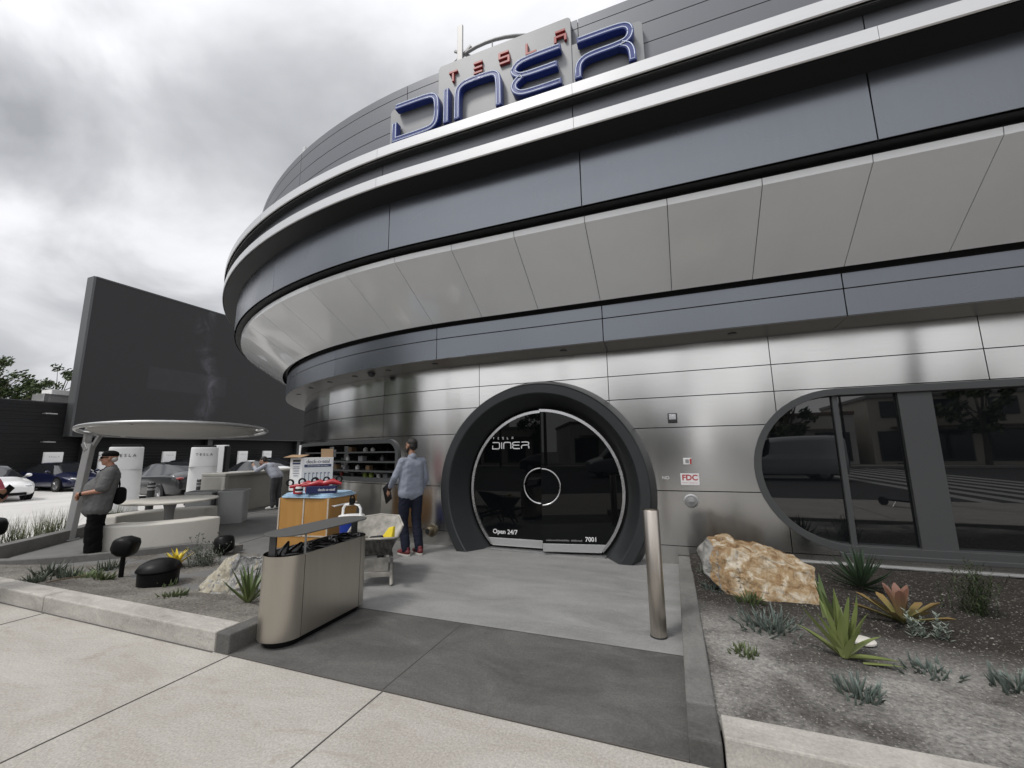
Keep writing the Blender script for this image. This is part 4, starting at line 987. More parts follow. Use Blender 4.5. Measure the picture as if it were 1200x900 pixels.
# ---- trees beyond the wall
M['bark'] = mat('bark', (.09, .075, .06), .9, var=.3, vscale=8)
def leafmat(name, a, c):
    m = bpy.data.materials.new(name); m.use_nodes = True; tt = m.node_tree; bs = tt.nodes['Principled BSDF']; N = tt.nodes.new; L = tt.links.new
    ge = N('ShaderNodeNewGeometry'); rp = N('ShaderNodeValToRGB'); L(ge.outputs['Random Per Island'], rp.inputs[0]); rp.color_ramp.elements[0].color = (*a, 1); rp.color_ramp.elements[1].color = (*c, 1)
    L(rp.outputs[0], bs.inputs['Base Color']); bs.inputs['Roughness'].default_value = .55; bs.inputs['Specular IOR Level'].default_value = .35
    return m
M['leaf'] = leafmat('tree_leaf', (.03, .05, .018), (.085, .12, .04))
def tree(x, y, z, h, r, lab, nclump=26, leaves=70, seed=1, lmat=None, ls=.16, group=None):
    rr = random.Random(seed); t = thing('tree', lab, 'tree', (x, y, z), 0, group)
    b = MB(); top = Vector((rr.uniform(-.2, .2), rr.uniform(-.2, .2), h*.62)); b.tube([(0, 0, 0), (0.05, .03, h*.3), top], [r*.10, r*.075, r*.04], 8)
    cl = []
    for i in range(nclump):
        a = rr.uniform(0, 2*math.pi); q = rr.uniform(.15, 1)**.6; zz = rr.uniform(.38, 1.0); k = math.sin(math.pi*min(1, max(.12, (zz-.30)/.75)))**.7
        cl.append(Vector((math.cos(a)*q*r*k, math.sin(a)*q*r*k, h*zz)))
    for c in cl:
        if rr.random() < .6:
            s0 = Vector((0, 0, h*rr.uniform(.3, .55))); b.tube([s0, (s0+c)/2+Vector((0, 0, -.1*r)), c], [r*.035, r*.02, r*.008], 5)
    b.build('trunk', M['bark'], t, smooth=60)
    g = MB()
    for c in cl:
        cr = r*rr.uniform(.16, .34)
        for k in range(leaves):
            d = Vector((rr.gauss(0, 1), rr.gauss(0, 1), rr.gauss(0, .75))); d = d.normalized()*cr*rr.random()**.45; p_ = c+d
            n_ = Vector((rr.gauss(0, 1), rr.gauss(0, 1), rr.gauss(.4, 1))).normalized(); u_ = n_.orthogonal().normalized(); v_ = n_.cross(u_); s = ls*rr.uniform(.6, 1.3)
            g.add([p_-u_*s, p_+v_*s*.45, p_+u_*s, p_-v_*s*.45], [(0, 1, 2, 3)])
    g.build('crown', lmat or M['leaf'], t)
tree(-41, 10.4, 3.8, 4.6, 1.6, 'leafy tree beyond the black wall at the left edge', seed=3, ls=.13, group='trees beyond the black wall')
tree(-40, 12.3, 3.8, 4.2, 1.35, 'leafy tree beyond the black wall, second from the left edge', seed=8, ls=.13, group='trees beyond the black wall')
tree(-39, 13.6, 3.8, 2.7, 1.2, 'low dark bushy tree beyond the wall between taller trees', seed=12, ls=.12, group='trees beyond the black wall')
tree(-40, 15.4, 3.8, 4.0, 1.2, 'thin leafy tree just left of the screen frame', nclump=20, leaves=50, seed=15, ls=.12, group='trees beyond the black wall')
# ================================================================== the far side of the street, seen in the glass and the steel
stc = [mat('stucco_cream', (.50, .47, .41), .9, var=.06, vscale=.5), mat('stucco_white', (.62, .61, .58), .9, var=.06, vscale=.5), mat('stucco_grey', (.28, .28, .28), .9, var=.08, vscale=.5), mat('brick_brown', (.20, .14, .11), .9, var=.15, vscale=6), mat('stucco_tan', (.38, .33, .26), .9, var=.06, vscale=.5)]
M['shopglass'] = mat('shop_glass', (.02, .022, .025), .08)
def shop(x0, x1, h, d, mi, lab, nwin):
    t = thing('street_building', lab, 'building', ((x0+x1)/2, -31.6, 0), 0, 'buildings across the street'); w = x1-x0
    b = MB(); b.box((0, -d/2, h/2-.1), (w-.1, d, h+.2)); b.build('wall', stc[mi], t)
    b = MB(); b.box((0, -d/2, h+.12), (w+.1, d+.2, .3)); b.build('parapet', stc[(mi+2) % 5], t, bevel=.03)
    for k in range(nwin):
        cx = -w/2+w*(k+.5)/nwin; f = MB(); f.box((cx, .03, 1.5), (w/nwin*.72, .1, 2.5)); fo = f.build('window', M['blackmetal'], t, bevel=.02)
        f = MB(); f.box((cx, .085, 1.55), (w/nwin*.64, .02, 2.2)); f.build('window_pane', M['shopglass'], fo)
        if h > 5.5:
            f = MB(); f.box((cx, .03, 4.6), (w/nwin*.5, .1, 1.4)); f.build('window', M['shopglass'], t, bevel=.02)
    f = MB(); f.box((0, .5, 3.05), (w*.8, 1.0, .1)); f.build('awning', stc[(mi+3) % 5], t, bevel=.02)
for a in ((-62, -46, 6.0, 12, 3, 'brown two storey block across the street, far left', 4), (-45.5, -33, 4.2, 12, 1, 'white low shop across the street with four windows', 4), (-32.5, -22, 5.6, 12, 4, 'tan two storey shop across the street', 3), (-21, -9, 4.0, 12, 0, 'cream low shop across the street', 4), (-8.5, 1.5, 5.7, 12, 2, 'grey two storey block across the street', 3), (4.5, 15, 4.3, 12, 1, 'white low shop across the street with three windows', 3), (16, 30, 5.6, 12, 0, 'cream two storey shop across the street', 4), (31, 48, 5, 12, 4, 'tan low shop across the street, far right', 5)): shop(*a)
for i, (x, y, h, r) in enumerate(((-27, -29.2, 7.5, 2.4), (-13, -29.2, 6.5, 2.1), (-3.2, -29.2, 8.0, 2.3), (9.4, -29.2, 7.2, 2.2), (22, -29.2, 7.0, 2.2))):
    tree(x, y, 0, h, r, ('street tree across the road, far left', 'street tree across the road before the cream shop', 'tallest street tree across the road before the grey block', 'street tree across the road before the white shop', 'street tree across the road, far right')[i], nclump=22, leaves=42, seed=40+i, ls=.28, group='street trees across the road')
def lamp_post(x, lab):
    t = thing('street_lamp', lab, 'street lamp', (x, -28.0, 0), 0, 'street lamps across the road')
    b = MB(); b.tube([(0, 0, 0), (0, 0, 8.2), (0, .3, 8.6), (0, 1.8, 8.8)], [.11, .07, .06, .05], 10); b.build('pole', M['blackmetal'], t, smooth=50)
    b = MB(); b.box((0, 2.1, 8.78), (.25, .7, .12)); b.build('lamp_head', M['grey_metal'], t, bevel=.03)
lamp_post(-17, 'dark street lamp across the road on the left'); lamp_post(13, 'dark street lamp across the road on the right')
t = thing('traffic_light', 'traffic light on a tall dark pole at the near kerb to the right', 'traffic light', (6.4, -1.75, 0))
b = MB(); b.tube([(0, 0, 0), (0, 0, 5.2)], .10, 12); b.build('pole', M['black'], t, smooth=50)
b = MB(); b.box((0, -.22, 3.3), (.32, .22, .95)); b.build('signal_head', M['black'], t, bevel=.03)
for z, c in ((3.6, 'red'), (3.3, 'grey'), (3.0, 'green')):
    b = MB(); b.tube([(0, -.33, z), (0, -.345, z)], .11, 16); b.build('lens', gm[c], t)
for x, lab in ((-2.9, 'slim metal pole at the near kerb'),):
    t = thing('parking_sign', 'small blank parking sign on a slim metal pole at the near kerb', 'sign', (x, -1.9, 0))
    b = MB(); b.tube([(0, 0, 0), (0, 0, 2.7)], .03, 8); b.build('pole', M['galv'], t, smooth=50)
    b = MB(); b.box((0, .035, 2.4), (.3, .01, .45)); b.build('sign_plate', M['white_sign'], t)
P_vb = carpaint('silver_van_paint', (.38, .39, .40), .2)
car(P_vb, 'silver delivery van on the road behind the camera', (5.4, -13.5, -.15), R_(180), kind='van')
o = car(P_grey, 'dark grey car driving on the far side of the road', (-9, -19, -.15), 0); o['group'] = 'cars on the road'; o.name = 'passing_car'
# kick scooter parked on the sidewalk
t = thing('kick_scooter', 'black electric kick scooter parked on the sidewalk edge', 'scooter', (5.3, -.9, 0), R_(60))
b = MB(); b.box((0, 0, .16), (.62, .15, .05)); b.build('deck', M['black'], t, bevel=.015)
b = MB(); b.tube([(.40, 0, .16), (.33, 0, 1.1)], .025, 10); b.tube([(.33, -.24, 1.1), (.33, .24, 1.1)], .018, 8); b.build('steering_column', M['blackmetal'], t, smooth=50)
for x in (-.38, .46):
    b = MB(); b.tube([(x, -.03, .11), (x, .03, .11)], .11, 18); b.build('wheel', M['blackrubber'], t, smooth=40)
b = MB(); b.tube([(0, .06, .14), (.02, .22, 0.005)], .012, 6); b.build('kickstand', M['galv'], t)

for i, (x, y, h, r) in enumerate(((-17, -2.9, 8.5, 2.6), (-24, -3.1, 9.5, 3.0), (-33, -3.0, 9.0, 2.8), (-46, -3.2, 10, 3.2))):
    tree(x, y, -.05, h, r, ('dense kerbside tree left of the camera, nearest of the row', 'dense kerbside tree left of the camera, second of the row', 'dense kerbside tree left of the camera, third of the row', 'dense kerbside tree left of the camera, farthest of the row')[i], nclump=30, leaves=46, seed=60+i, ls=.32, group='kerbside trees on the near sidewalk')

def utility_pole(x, y, h, lab):
    t = thing('utility_pole', lab, 'utility pole', (x, y, 0), 0, 'utility poles along the street')
    b = MB(); b.tube([(0, 0, -.1), (0, 0, h)], [.17, .11], 12); b.build('pole', M['bark'], t, smooth=50)
    for z in (h-.6, h-1.5):
        b = MB(); b.box((0, 0, z), (2.2, .1, .12)); b.build('crossarm', M['bark'], t)
    b = MB(); b.tube([(.35, 0, h-2.9), (.35, 0, h-2.1)], .22, 14); b.build('transformer', M['grey_metal'], t, smooth=40)
utility_pole(1.6, -29, 10.5, 'wooden utility pole across the street in the gap between the shops'); utility_pole(-10.2, -28.8, 11, 'wooden utility pole across the street by the cream shop')
utility_pole(9.5, -2.0, 10, 'wooden utility pole on the near sidewalk to the right'); utility_pole(-30, -28.9, 11, 'wooden utility pole across the street, far left')
# ================================================================== canopy, bench, table, counter, bins
CN = thing('round_canopy', 'round pale fabric canopy with a grey ring on one leaning post', 'canopy', (-9.62, 5.66, 0))
dC = Vector((-9.70, 5.60)).normalized()
def cz(x, y): return 2.055-.0598*(x*dC.x+y*dC.y)
b = MB(); b.tube([(1.55*math.cos(a), 1.55*math.sin(a), cz(1.55*math.cos(a), 1.55*math.sin(a))) for a in [2*math.pi*k/72 for k in range(72)]], .034, 10, closed=True); b.build('ring', M['galv'], CN, smooth=60)
b = MB(); vs = []; fs = []
for j in range(7):
    r = 1.39*(1-j/6)+.02; z = -.075*(1-(r/1.4)**2)-.015
    for k in range(72):
        a = 2*math.pi*k/72; x, y = r*math.cos(a), r*math.sin(a); vs.append((x, y, cz(x, y)+z))
for j in range(6):
    for k in range(72): fs.append((j*72+k, j*72+(k+1) % 72, (j+1)*72+(k+1) % 72, (j+1)*72+k))
fs.append(tuple(range(6*72, 7*72))); b.add(vs, fs); fo = b.build('fabric_disc', M['fabric'], CN, smooth=True)
so_ = fo.modifiers.new('thick', 'SOLIDIFY'); so_.thickness = .03; so_.offset = 1
for k in range(10):
    a = 2*math.pi*k/10+.2; p0 = Vector((1.37*math.cos(a), 1.37*math.sin(a), 0)); p1 = p0*1.55/1.37
    b = MB(); b.tube([(p0.x, p0.y, cz(p0.x, p0.y)-.02), (p1.x, p1.y, cz(p1.x, p1.y))], .014, 6); b.build('clamp', M['galv'], CN, smooth=50)
q0 = Vector((-10.78, 4.62, 0))-Vector((-9.62, 5.66, 0)); q1 = q0+Vector((-.02, .12, 1.80))
b = MB(); b.bar(q0, q1, .17, .10); b.build('post', M['grey_metal'], CN, bevel=.012)
b = MB(); b.bar(q0+Vector((.0, .07, .3)), q1+Vector((0.0, .05, -.05)), .06, .03); b.build('post_channel', M['blackmetal'], CN)
b = MB(); b.prism([(q0.x+.15*math.cos(2*math.pi*k/24), q0.y+.15*math.sin(2*math.pi*k/24)) for k in range(24)], 0, .022); b.build('base_plate', M['grey_metal'], CN, bevel=.004)
b = MB(); b.bar(q1+Vector((0, 0, -.12)), q1+Vector((-.10, -.02, .02)), .14, .09); b.bar(q1+Vector((-.09, -.02, .0)), q1+Vector((-.06, -.02, .34)), .12, .07); b.bar(q1+Vector((.02, .02, -.1)), q1+Vector((.16, .06, .16)), .08, .05); b.build('bracket', M['galv'], CN, bevel=.01)
b = MB(); pa = Vector((1.55*math.cos(R_(28)), 1.55*math.sin(R_(28)), 0)); pa.z = cz(pa.x, pa.y)-.045; b.ell(pa, (.10, .07, .03)); b.build('lamp', M['white'], CN, smooth=60)

def arc_wall(name, lab, c, r0, r1, a0, a1, h, m, lean=0.0, lip=0):
    n = 48; b = MB(); vs = []; fs = []
    prof = [(r1, 0.0), (r1+lean, h), (r0, h), (r0, .0)]
    for i in range(n+1):
        a = a0+(a1-a0)*i/n
        for r, z in prof: vs.append((r*math.cos(a), r*math.sin(a), z))
    for i in range(n):
        for k in range(4): fs.append((i*4+k, i*4+(k+1) % 4, (i+1)*4+(k+1) % 4, (i+1)*4+k))
    fs += [(3, 2, 1, 0), (n*4, n*4+1, n*4+2, n*4+3)]
    b.add(vs, fs); o = b.build(name, m, None, smooth=30, bevel=.025, loc=(c[0], c[1], 0)); tag(o, lab, 'bench', 'curved concrete benches'); return o
BC = (-8.93, 5.22); ang0 = math.atan2(-5.22, 8.93)
arc_wall('curved_bench', 'white curved concrete bench in front of the round table', BC, .86, 1.26, ang0-R_(44), ang0+R_(35), .46, M['cast'])
arc_wall('curved_bench', 'white curved concrete bench on the far side of the round table', BC, .86, 1.26, ang0+R_(140), ang0+R_(243), .46, M['cast'])
TB = thing('round_table', 'round white table on a slim pedestal inside the curved bench', 'table', (-8.78, 5.12, 0))
b = MB(); b.lathe([(0, .715), (.70, .715), (.735, .73), (.74, .745), (.73, .755), (0, .755)], (0, 0, 0), 56); b.build('tabletop', M['cast'], TB, smooth=40)
b = MB(); b.lathe([(.20, 0), (.19, .02), (.085, .05), (.07, .3), (.075, .55), (.11, .69), (.16, .714)], (0, 0, 0), 24); b.build('pedestal', M['grey_metal'], TB, smooth=45)

# long counter curving away
b = MB(); cl_ = smooth_pts([(-11.15, 7.75), (-11.3, 8.5), (-11.6, 9.6), (-12.1, 10.9), (-12.55, 12.4), (-12.8, 14)], 8)
def offs(pts, d):
    P_ = [Vector((p[0], p[1])) for p in pts]; out = []
    for i, p in enumerate(P_):
        t_ = (P_[min(i+1, len(P_)-1)]-P_[max(i-1, 0)]).normalized(); out.append((p.x-t_.y*d, p.y+t_.x*d))
    return out
CT = thing('long_counter', 'long grey concrete counter curving away behind the bins', 'counter', (0, 0, 0))
b = MB(); b.prism(cl_+offs(cl_, .75)[::-1], .98, 1.06); b.build('counter_top', M['counter'], CT, bevel=.02)
b = MB(); b.prism(offs(cl_, .10)+offs(cl_, .65)[::-1], 0, .979); b.build('counter_front', M['counter'], CT, bevel=.01)
ce = cl_[0]; b = MB(); b.prism([(cl_[0][0], cl_[0][1]), (cl_[2][0], cl_[2][1]), offs(cl_, .75)[2], offs(cl_, .75)[0]], .0, .979); b.build('end_panel', M['counter'], CT, bevel=.02)
b = MB(); r_ = offs(cl_, -.12)[26:]; b.tube([(x, y, 1.12) for x, y in r_], .03, 8); b.build('rail', M['grey_metal'], CT, smooth=60)
def grey_bin(x, y, rz, lab, mk=True):
    t = thing('waste_bin', lab, 'bin', (x, y, 0), rz, 'grey square bins')
    b = MB(); vs = []; fs = []
    prs = [(rrect(-.26*s, .26*s, -.27*s, .27*s, .05), z) for s, z in ((.93, .0), (.95, .03), (1.0, .62), (1.0, .70))]
    n = len(prs[0][0])
    for pr, z in prs: vs += [(p[0], p[1], z) for p in pr]
    for i in range(3):
        for k in range(n): fs.append((i*n+k, i*n+(k+1) % n, (i+1)*n+(k+1) % n, (i+1)*n+k))
    fs += [tuple(range(n-1, -1, -1)), tuple(range(3*n, 4*n))]; b.add(vs, fs); b.build('body', M['binlid'], t, smooth=40)
    b = MB(); b.prism(rrect(-.24, .24, -.25, .25, .05), .701, .712); b.build('liner', M['black'], t)
    b = MB(); o_, i_ = rrect(-.275, .275, -.285, .285, .05), rrect(-.245, .245, -.255, .255, .045); n = len(o_)
    vs = [(p[0], p[1], z) for pr, z in ((o_, .68), (o_, .735), (i_, .735), (i_, .68)) for p in pr]
    fs = [(a*n+k, a*n+(k+1) % n, ((a+1) % 4)*n+(k+1) % n, ((a+1) % 4)*n+k) for a in range(4) for k in range(n)]; b.add(vs, fs); b.build('rim', M['binlid'], t)
grey_bin(-9.72, 7.02, R_(40), 'grey square bin standing nearer the walkway, right of the pair'); grey_bin(-10.22, 6.62, R_(40), 'grey square bin partly behind the round table, left of the pair')
t = thing('bin_post', 'short dark post between the two grey bins', 'post', (-9.72, 6.55, 0))
b = MB(); b.box((0, 0, .36), (.09, .06, .72)); b.build('post', M['blackmetal'], t, bevel=.01)
b = MB(); b.box((0, 0, .01), (.16, .12, .02)); b.build('base_plate', M['blackmetal'], t)

# ================================================================== steel litter station
TS = thing('litter_station', 'long brushed steel litter station with a flat grey hood over black bags', 'litter bin', (-3.175, 3.18, 0), R_(2))
def stad_y(hw, y0, y1, n=14):
    return [(hw*math.cos(R_(a)), y1-hw+hw*math.sin(R_(a))) for a in [180*k/n for k in range(n+1)]]+[(hw*math.cos(R_(a)), y0+hw+hw*math.sin(R_(a))) for a in [180+180*k/n for k in range(n+1)]]
Y0, Y1, HW = -.56, .53, .19
def shell_part(b, poly_open, z0, z1, th=.012):
    pass
pl = stad_y(HW, Y0, Y1)
b = MB(); b.prism(stad_y(HW-.05, Y0+.05, Y1-.05), .0, .062); b.build('plinth', M['black'], TS)
def skin(pts, z0, z1):
    b = MB(); n = len(pts); inn = []
    for i, p in enumerate(pts):
        a = Vector(pts[max(0, i-1)]); c = Vector(pts[min(n-1, i+1)]); t_ = (c-a).normalized(); inn.append((p[0]-t_.y*.014, p[1]+t_.x*.014))
    vs = [(p[0], p[1], z0) for p in pts]+[(p[0], p[1], z1) for p in pts]+[(p[0], p[1], z1) for p in inn]+[(p[0], p[1], z0) for p in inn]
    fs = [(a*n+k, a*n+k+1, ((a+1) % 4)*n+k+1, ((a+1) % 4)*n+k) for a in range(4) for k in range(n-1)]+[(0, n, 2*n, 3*n), (n-1, 2*n-1, 3*n-1, 4*n-1)]
    b.add(vs, fs); return b
near = [(HW*math.cos(R_(a)), Y0+HW+HW*math.sin(R_(a))) for a in [180+180*k/20 for k in range(21)]]
far = [(HW*math.cos(R_(a)), Y1-HW+HW*math.sin(R_(a))) for a in [180*k/20 for k in range(21)]]
near[-1] = (HW, Y0+HW-.004); 
skin(near, .062, .715).build('end_panel', M['steel_bin'], TS, smooth=30)
skin([(HW, Y0+HW+.004), (HW, Y1-HW-.004)], .062, .715).build('side_door', M['steel_bin'], TS, bevel=.003)
skin(far, .062, .715).build('end_panel', M['steel_bin'], TS, smooth=30)
skin([(-HW, Y1-HW-.004), (-HW, Y0+HW+.004)], .062, .715).build('side_door', M['steel_bin'], TS, bevel=.003)
b = MB(); b.prism(stad_y(HW-.016, Y0+.016, Y1-.016), .064, .668); b.build('carcass', M['black'], TS)
b = MB(); b.prism(stad_y(HW+.004, Y0-.004, Y1+.004), .872, .882); b.build('hood', M['hood'], TS, bevel=.002)
for y in (Y0+.045, Y1-.045):
    b = MB(); b.box((0-.02, y, .79), (.07, .014, .17)); b.build('hood_support', M['blackmetal'], TS)
b = MB(); b.box((HW-.01, Y0+HW, .79), (.012, .012, .17)); b.build('hood_support', M['galv'], TS)
for k, y in enumerate((-.29, .02, .33)):
    b = MB(); n = 36
    pts = [((.132+.012*math.sin(3*a+k))*math.cos(a), y+(.135+.010*math.sin(4*a+2*k))*math.sin(a), .700+.008*math.sin(5*a+k)) for a in [2*math.pi*q/n for q in range(n)]]
    b.tube(pts, .020, 8, closed=True); b.tube([(x*1.12, y+(yy-y)*1.10, z-.028) for x, yy, z in pts], .016, 8, closed=True)
    b.lathe([(.13, .70), (.11, .66), (.0, .64)], (0, y, 0), 24); b.build('bin_bag', M['bag'], TS, smooth=True)
b = MB(); b.cap((-.03, -.40, .70), (-.02, -.36, .79), .05, .012, 10, 3); b.cap((.0, -.30, .70), (.03, -.27, .76), .06, .02, 10, 3)
b.build('bag_knot', M['bag'], TS, smooth=True)

# ================================================================== steel bollard
t = thing('steel_bollard', 'plain brushed steel bollard at the edge of the entrance path', 'bollard', (-.215, 3.92, .005), 0)
b = MB(); b.lathe([(.066, 0), (.066, 1.015), (.063, 1.02), (.055, 1.02), (.055, 1.005), (0, 1.005)], (0, 0, 0), 32); b.build('post', M['steel_round'], t, smooth=35)
b = MB(); b.lathe([(.069, .0), (.068, .012)], (0, 0, 0), 32); b.build('base_ring', M['blackmetal'], t, smooth=35)

# ================================================================== wooden cart with the sealant display
M['ply'] = mat('varnished_plywood', (.36, .18, .042), .5, col2=(.42, .225, .062), vscale=3, stretch=(3, 3, .4), bump=.1, bscale=30)
M['plyedge'] = mat('plywood_edge', (.45, .40, .34), .6, var=.15, vscale=20)
M['card'] = mat('cardboard', (.36, .24, .14), .85, var=.06, vscale=5)
M['carton'] = mat('white_carton', (.72, .72, .71), .5)
M['print'] = mat('navy_print', (.03, .05, .12), .5); M['printgrey'] = mat('grey_print', (.25, .27, .32), .5); M['inkblack'] = mat('black_print', (.012, .012, .013), .5)
M['towel'] = mat('pale_blue_towel', (.33, .47, .60), .9, var=.12, vscale=7, bump=.5, bscale=50)
M['navyp'] = mat('navy_carton_print', (.006, .012, .075), .45)
M['bluep'] = mat('blue_plastic', (.010, .035, .25), .35)
CT0 = Vector((-5.92, 5.02, 0)); ca = math.atan2(.11, .89)
CRT = thing('tool_cart', 'waist-high varnished plywood tool cart behind the litter station', 'cart', CT0, ca)
CL, CW, CH = .92, .72, .86
b = MB(); b.box((CL/2, CW/2, .10+(CH-.1)/2), (CL, CW, CH-.10)); b.build('cabinet', M['ply'], CRT, bevel=.006)
def face_strip(b, x0, x1, z0, z1): b.box(((x0+x1)/2, -.006, (z0+z1)/2), (x1-x0, .008, z1-z0))
b = MB()
for x in (0.0, .455, .895): face_strip(b, x, x+.022, .30, CH-.005)
face_strip(b, 0.022, .455, .285, .305); face_strip(b, .477, .895, .285, .305); b.build('edge_strips', M['plyedge'], CRT)
for i in range(4):
    x, y = ((.1, .1), (CL-.1, .1), (CL-.1, CW-.1), (.1, CW-.1))[i]
    b = MB(); b.tube([(x, y-.02, .05), (x, y+.02, .05)], .05, 16); b.build('caster', M['blackrubber'], CRT, smooth=40)
b = MB(); b.tube([(CL+.05, .06, .74), (CL+.05, .64, .74)], .014, 8); b.tube([(CL, .08, .74), (CL+.05, .08, .74)], .012, 6); b.tube([(CL, .62, .74), (CL+.05, .62, .74)], .012, 6); b.build('handle', M['white'], CRT, smooth=50)
b = MB()
for k in range(3):
    z = CH+.012+.022*k; n = 26; vs = []; fs = []
    for j in range(2):
        for i in range(n):
            a = 2*math.pi*i/n; x = CL/2+(CL/2+.03-.02*k)*math.copysign(abs(math.cos(a))**.35, math.cos(a)); y = CW/2+(CW/2+.03-.03*k)*math.copysign(abs(math.sin(a))**.35, math.sin(a))
            vs.append((x+.01*noise.noise(Vector((x*6, y*6, k))), y, z+.011*(2*j-1)+.006*noise.noise(Vector((x*7, y*7, k+4)))))
    fs = [tuple(range(n-1, -1, -1)), tuple(range(n, 2*n))]+[(i, (i+1) % n, n+(i+1) % n, n+i) for i in range(n)]; b.add(vs, fs)
tw = b.build('folded_towel', M['towel'], None, smooth=50, bevel=.006); tw.location = CT0; tw.rotation_euler = (0, 0, ca); tag(tw, 'pale blue folded towels laid over the top of the plywood cart', 'towel')
TZ = CH+.072
Rc = Matrix.Rotation(ca, 4, 'Z')
def on_cart(x, y, z=0): return CT0+Rc @ Vector((x, y, TZ+z))
CB = thing('sealant_carton', 'white printed sealant display carton standing on the blue towels', 'carton', on_cart(-.05, .28), R_(56))
cw_, cd_, ch_ = .50, .30, .55
b = MB(); b.box((.15+cw_/2, cd_/2, ch_/2), (cw_, cd_, ch_)); b.prism([(.0, .14), (.15, 0), (.15, cd_), (.0, cd_-.06)], 0, ch_); b.build('box', M['carton'], CB, bevel=.004)
b = MB(); b.box((.15+cw_/2, -.003, .455), (cw_*.86, .004, .115)); b.build('label_panel', M['white_sign'], CB)
me = text_mesh('deck-o-seal', .090, .001, space=.92); me.transform(facing((.15+cw_/2, -.0065, .482))); me.materials.clear(); me.materials.append(M['inkblack']); link('lettering', me, CB)
b = MB(); b.box((.15+cw_/2, -.005, .412), (cw_*.86, .004, .045)); b.build('label_band', M['print'], CB)
me = text_mesh('two-part pool deck joint sealant', .026, .001); me.transform(facing((.15+cw_/2, -.0085, .412))); me.materials.clear(); me.materials.append(M['white_sign']); link('lettering', me, CB)
b = MB()
for k in range(7):
    x = .20+.062*k; b.box((x, -.003, .21+.02*(k % 2)), (.012, .004, .14)); b.box((x+.008, -.003, .285), (.034, .004, .022))
b.build('printed_tools', M['printgrey'], CB)
sd = math.atan2(-.14, .15)
for k, (z, w, h_) in enumerate(((.50, .14, .035), (.455, .14, .03), (.40, .11, .012), (.37, .12, .012), (.33, .10, .012), (.29, .12, .012), (.25, .09, .012))):
    b = MB(); b.box((0, 0, 0), (w, .004, h_)); o = b.build('side_print', M['inkblack'] if k == 0 else M['print'] if k == 1 else M['printgrey'], CB); o.location = (.073, .067, z); o.rotation_euler = (0, 0, sd)
b = MB(); b.bar((.0, .02, ch_+.01), (.16, .28, ch_+.05), .30, .006); b.build('flap', M['card'], CB)
b = MB(); b.box((.57, .16, ch_+.075), (.20, .008, .15), M=Matrix.Rotation(R_(-12), 4, 'X')); b.build('flap', M['card'], CB)
# caulking guns lying in front on the towel
M['gunred'] = mat('red_gun_metal', (.36, .012, .02), .3, coat=.5)
gi = 0
for x, y, z, rz in ((.42, .02, .105, R_(22)), (.60, .07, .120, R_(22)), (.78, .14, .130, R_(22))):
    g = thing('caulking_gun', ('red caulking gun on the towels, leftmost of the row', 'red caulking gun on the towels, middle of the row', 'red caulking gun on the towels, rightmost of the row')[gi], 'caulking gun', on_cart(x, y, z), ca+rz, 'red caulking guns on the towels'); gi += 1
    b = MB(); 
    g.scale = (1.35, 1.35, 1.35)
    b.tube([(-.15, 0, .0), (-.06, 0, .01), (.05, 0, .035), (.15, 0, .005)], [.018, .026, .036, .016], 10); b.build('barrel', M['gunred'], g, smooth=50)
    b = MB(); b.tube([(-.15+.035*math.cos(a), 0, .045+.035*math.sin(a)) for a in [2*math.pi*k/16 for k in range(16)]], .011, 6, closed=True); b.build('trigger', M['black'], g, smooth=50)
    b = MB(); b.tube([(.12+.032*math.cos(a), 0, .06+.032*math.sin(a)) for a in [2*math.pi*k/16 for k in range(16)]], .010, 6, closed=True); b.build('thumb_ring', M['black'], g, smooth=50)
    b = MB(); b.bar((-.10, .0, -.08), (-.10, 0, .0), .02, .02); b.bar((-.02, 0, -.08), (-.02, 0, 0), .02, .02); b.bar((-.10, 0, -.075), (-.02, 0, -.075), .02, .02); b.build('frame', M['gunred'], g, bevel=.003)
g = thing('blue_carton', 'blue carton with white lettering beneath the red caulking guns', 'carton', on_cart(.70, .10), ca+R_(28))
b = MB(); b.box((0, 0, .055), (.44, .15, .110)); b.build('box', M['navyp'], g, bevel=.006)
text('deck-o-seal', .055, M['white_sign'], facing((.08, -.078, .055)), g)
g = thing('paint_can', 'small red and white can at the left end of the red caulking guns', 'can', on_cart(.36, .0), ca)
b = MB(); b.lathe([(.055, 0), (.055, .10), (.05, .105), (0, .105)], (0, 0, 0), 24); b.build('can', M['carton'], g, smooth=35)
b = MB(); b.lathe([(.0565, .0), (.0565, .022)], (0, 0, 0), 24); b.build('label_band', M['gunred'], g, smooth=35)
b = MB(); b.lathe([(.0565, .04), (.0565, .075)], (0, 0, 0), 24); b.build('print_band', M['inkblack'], g, smooth=35)
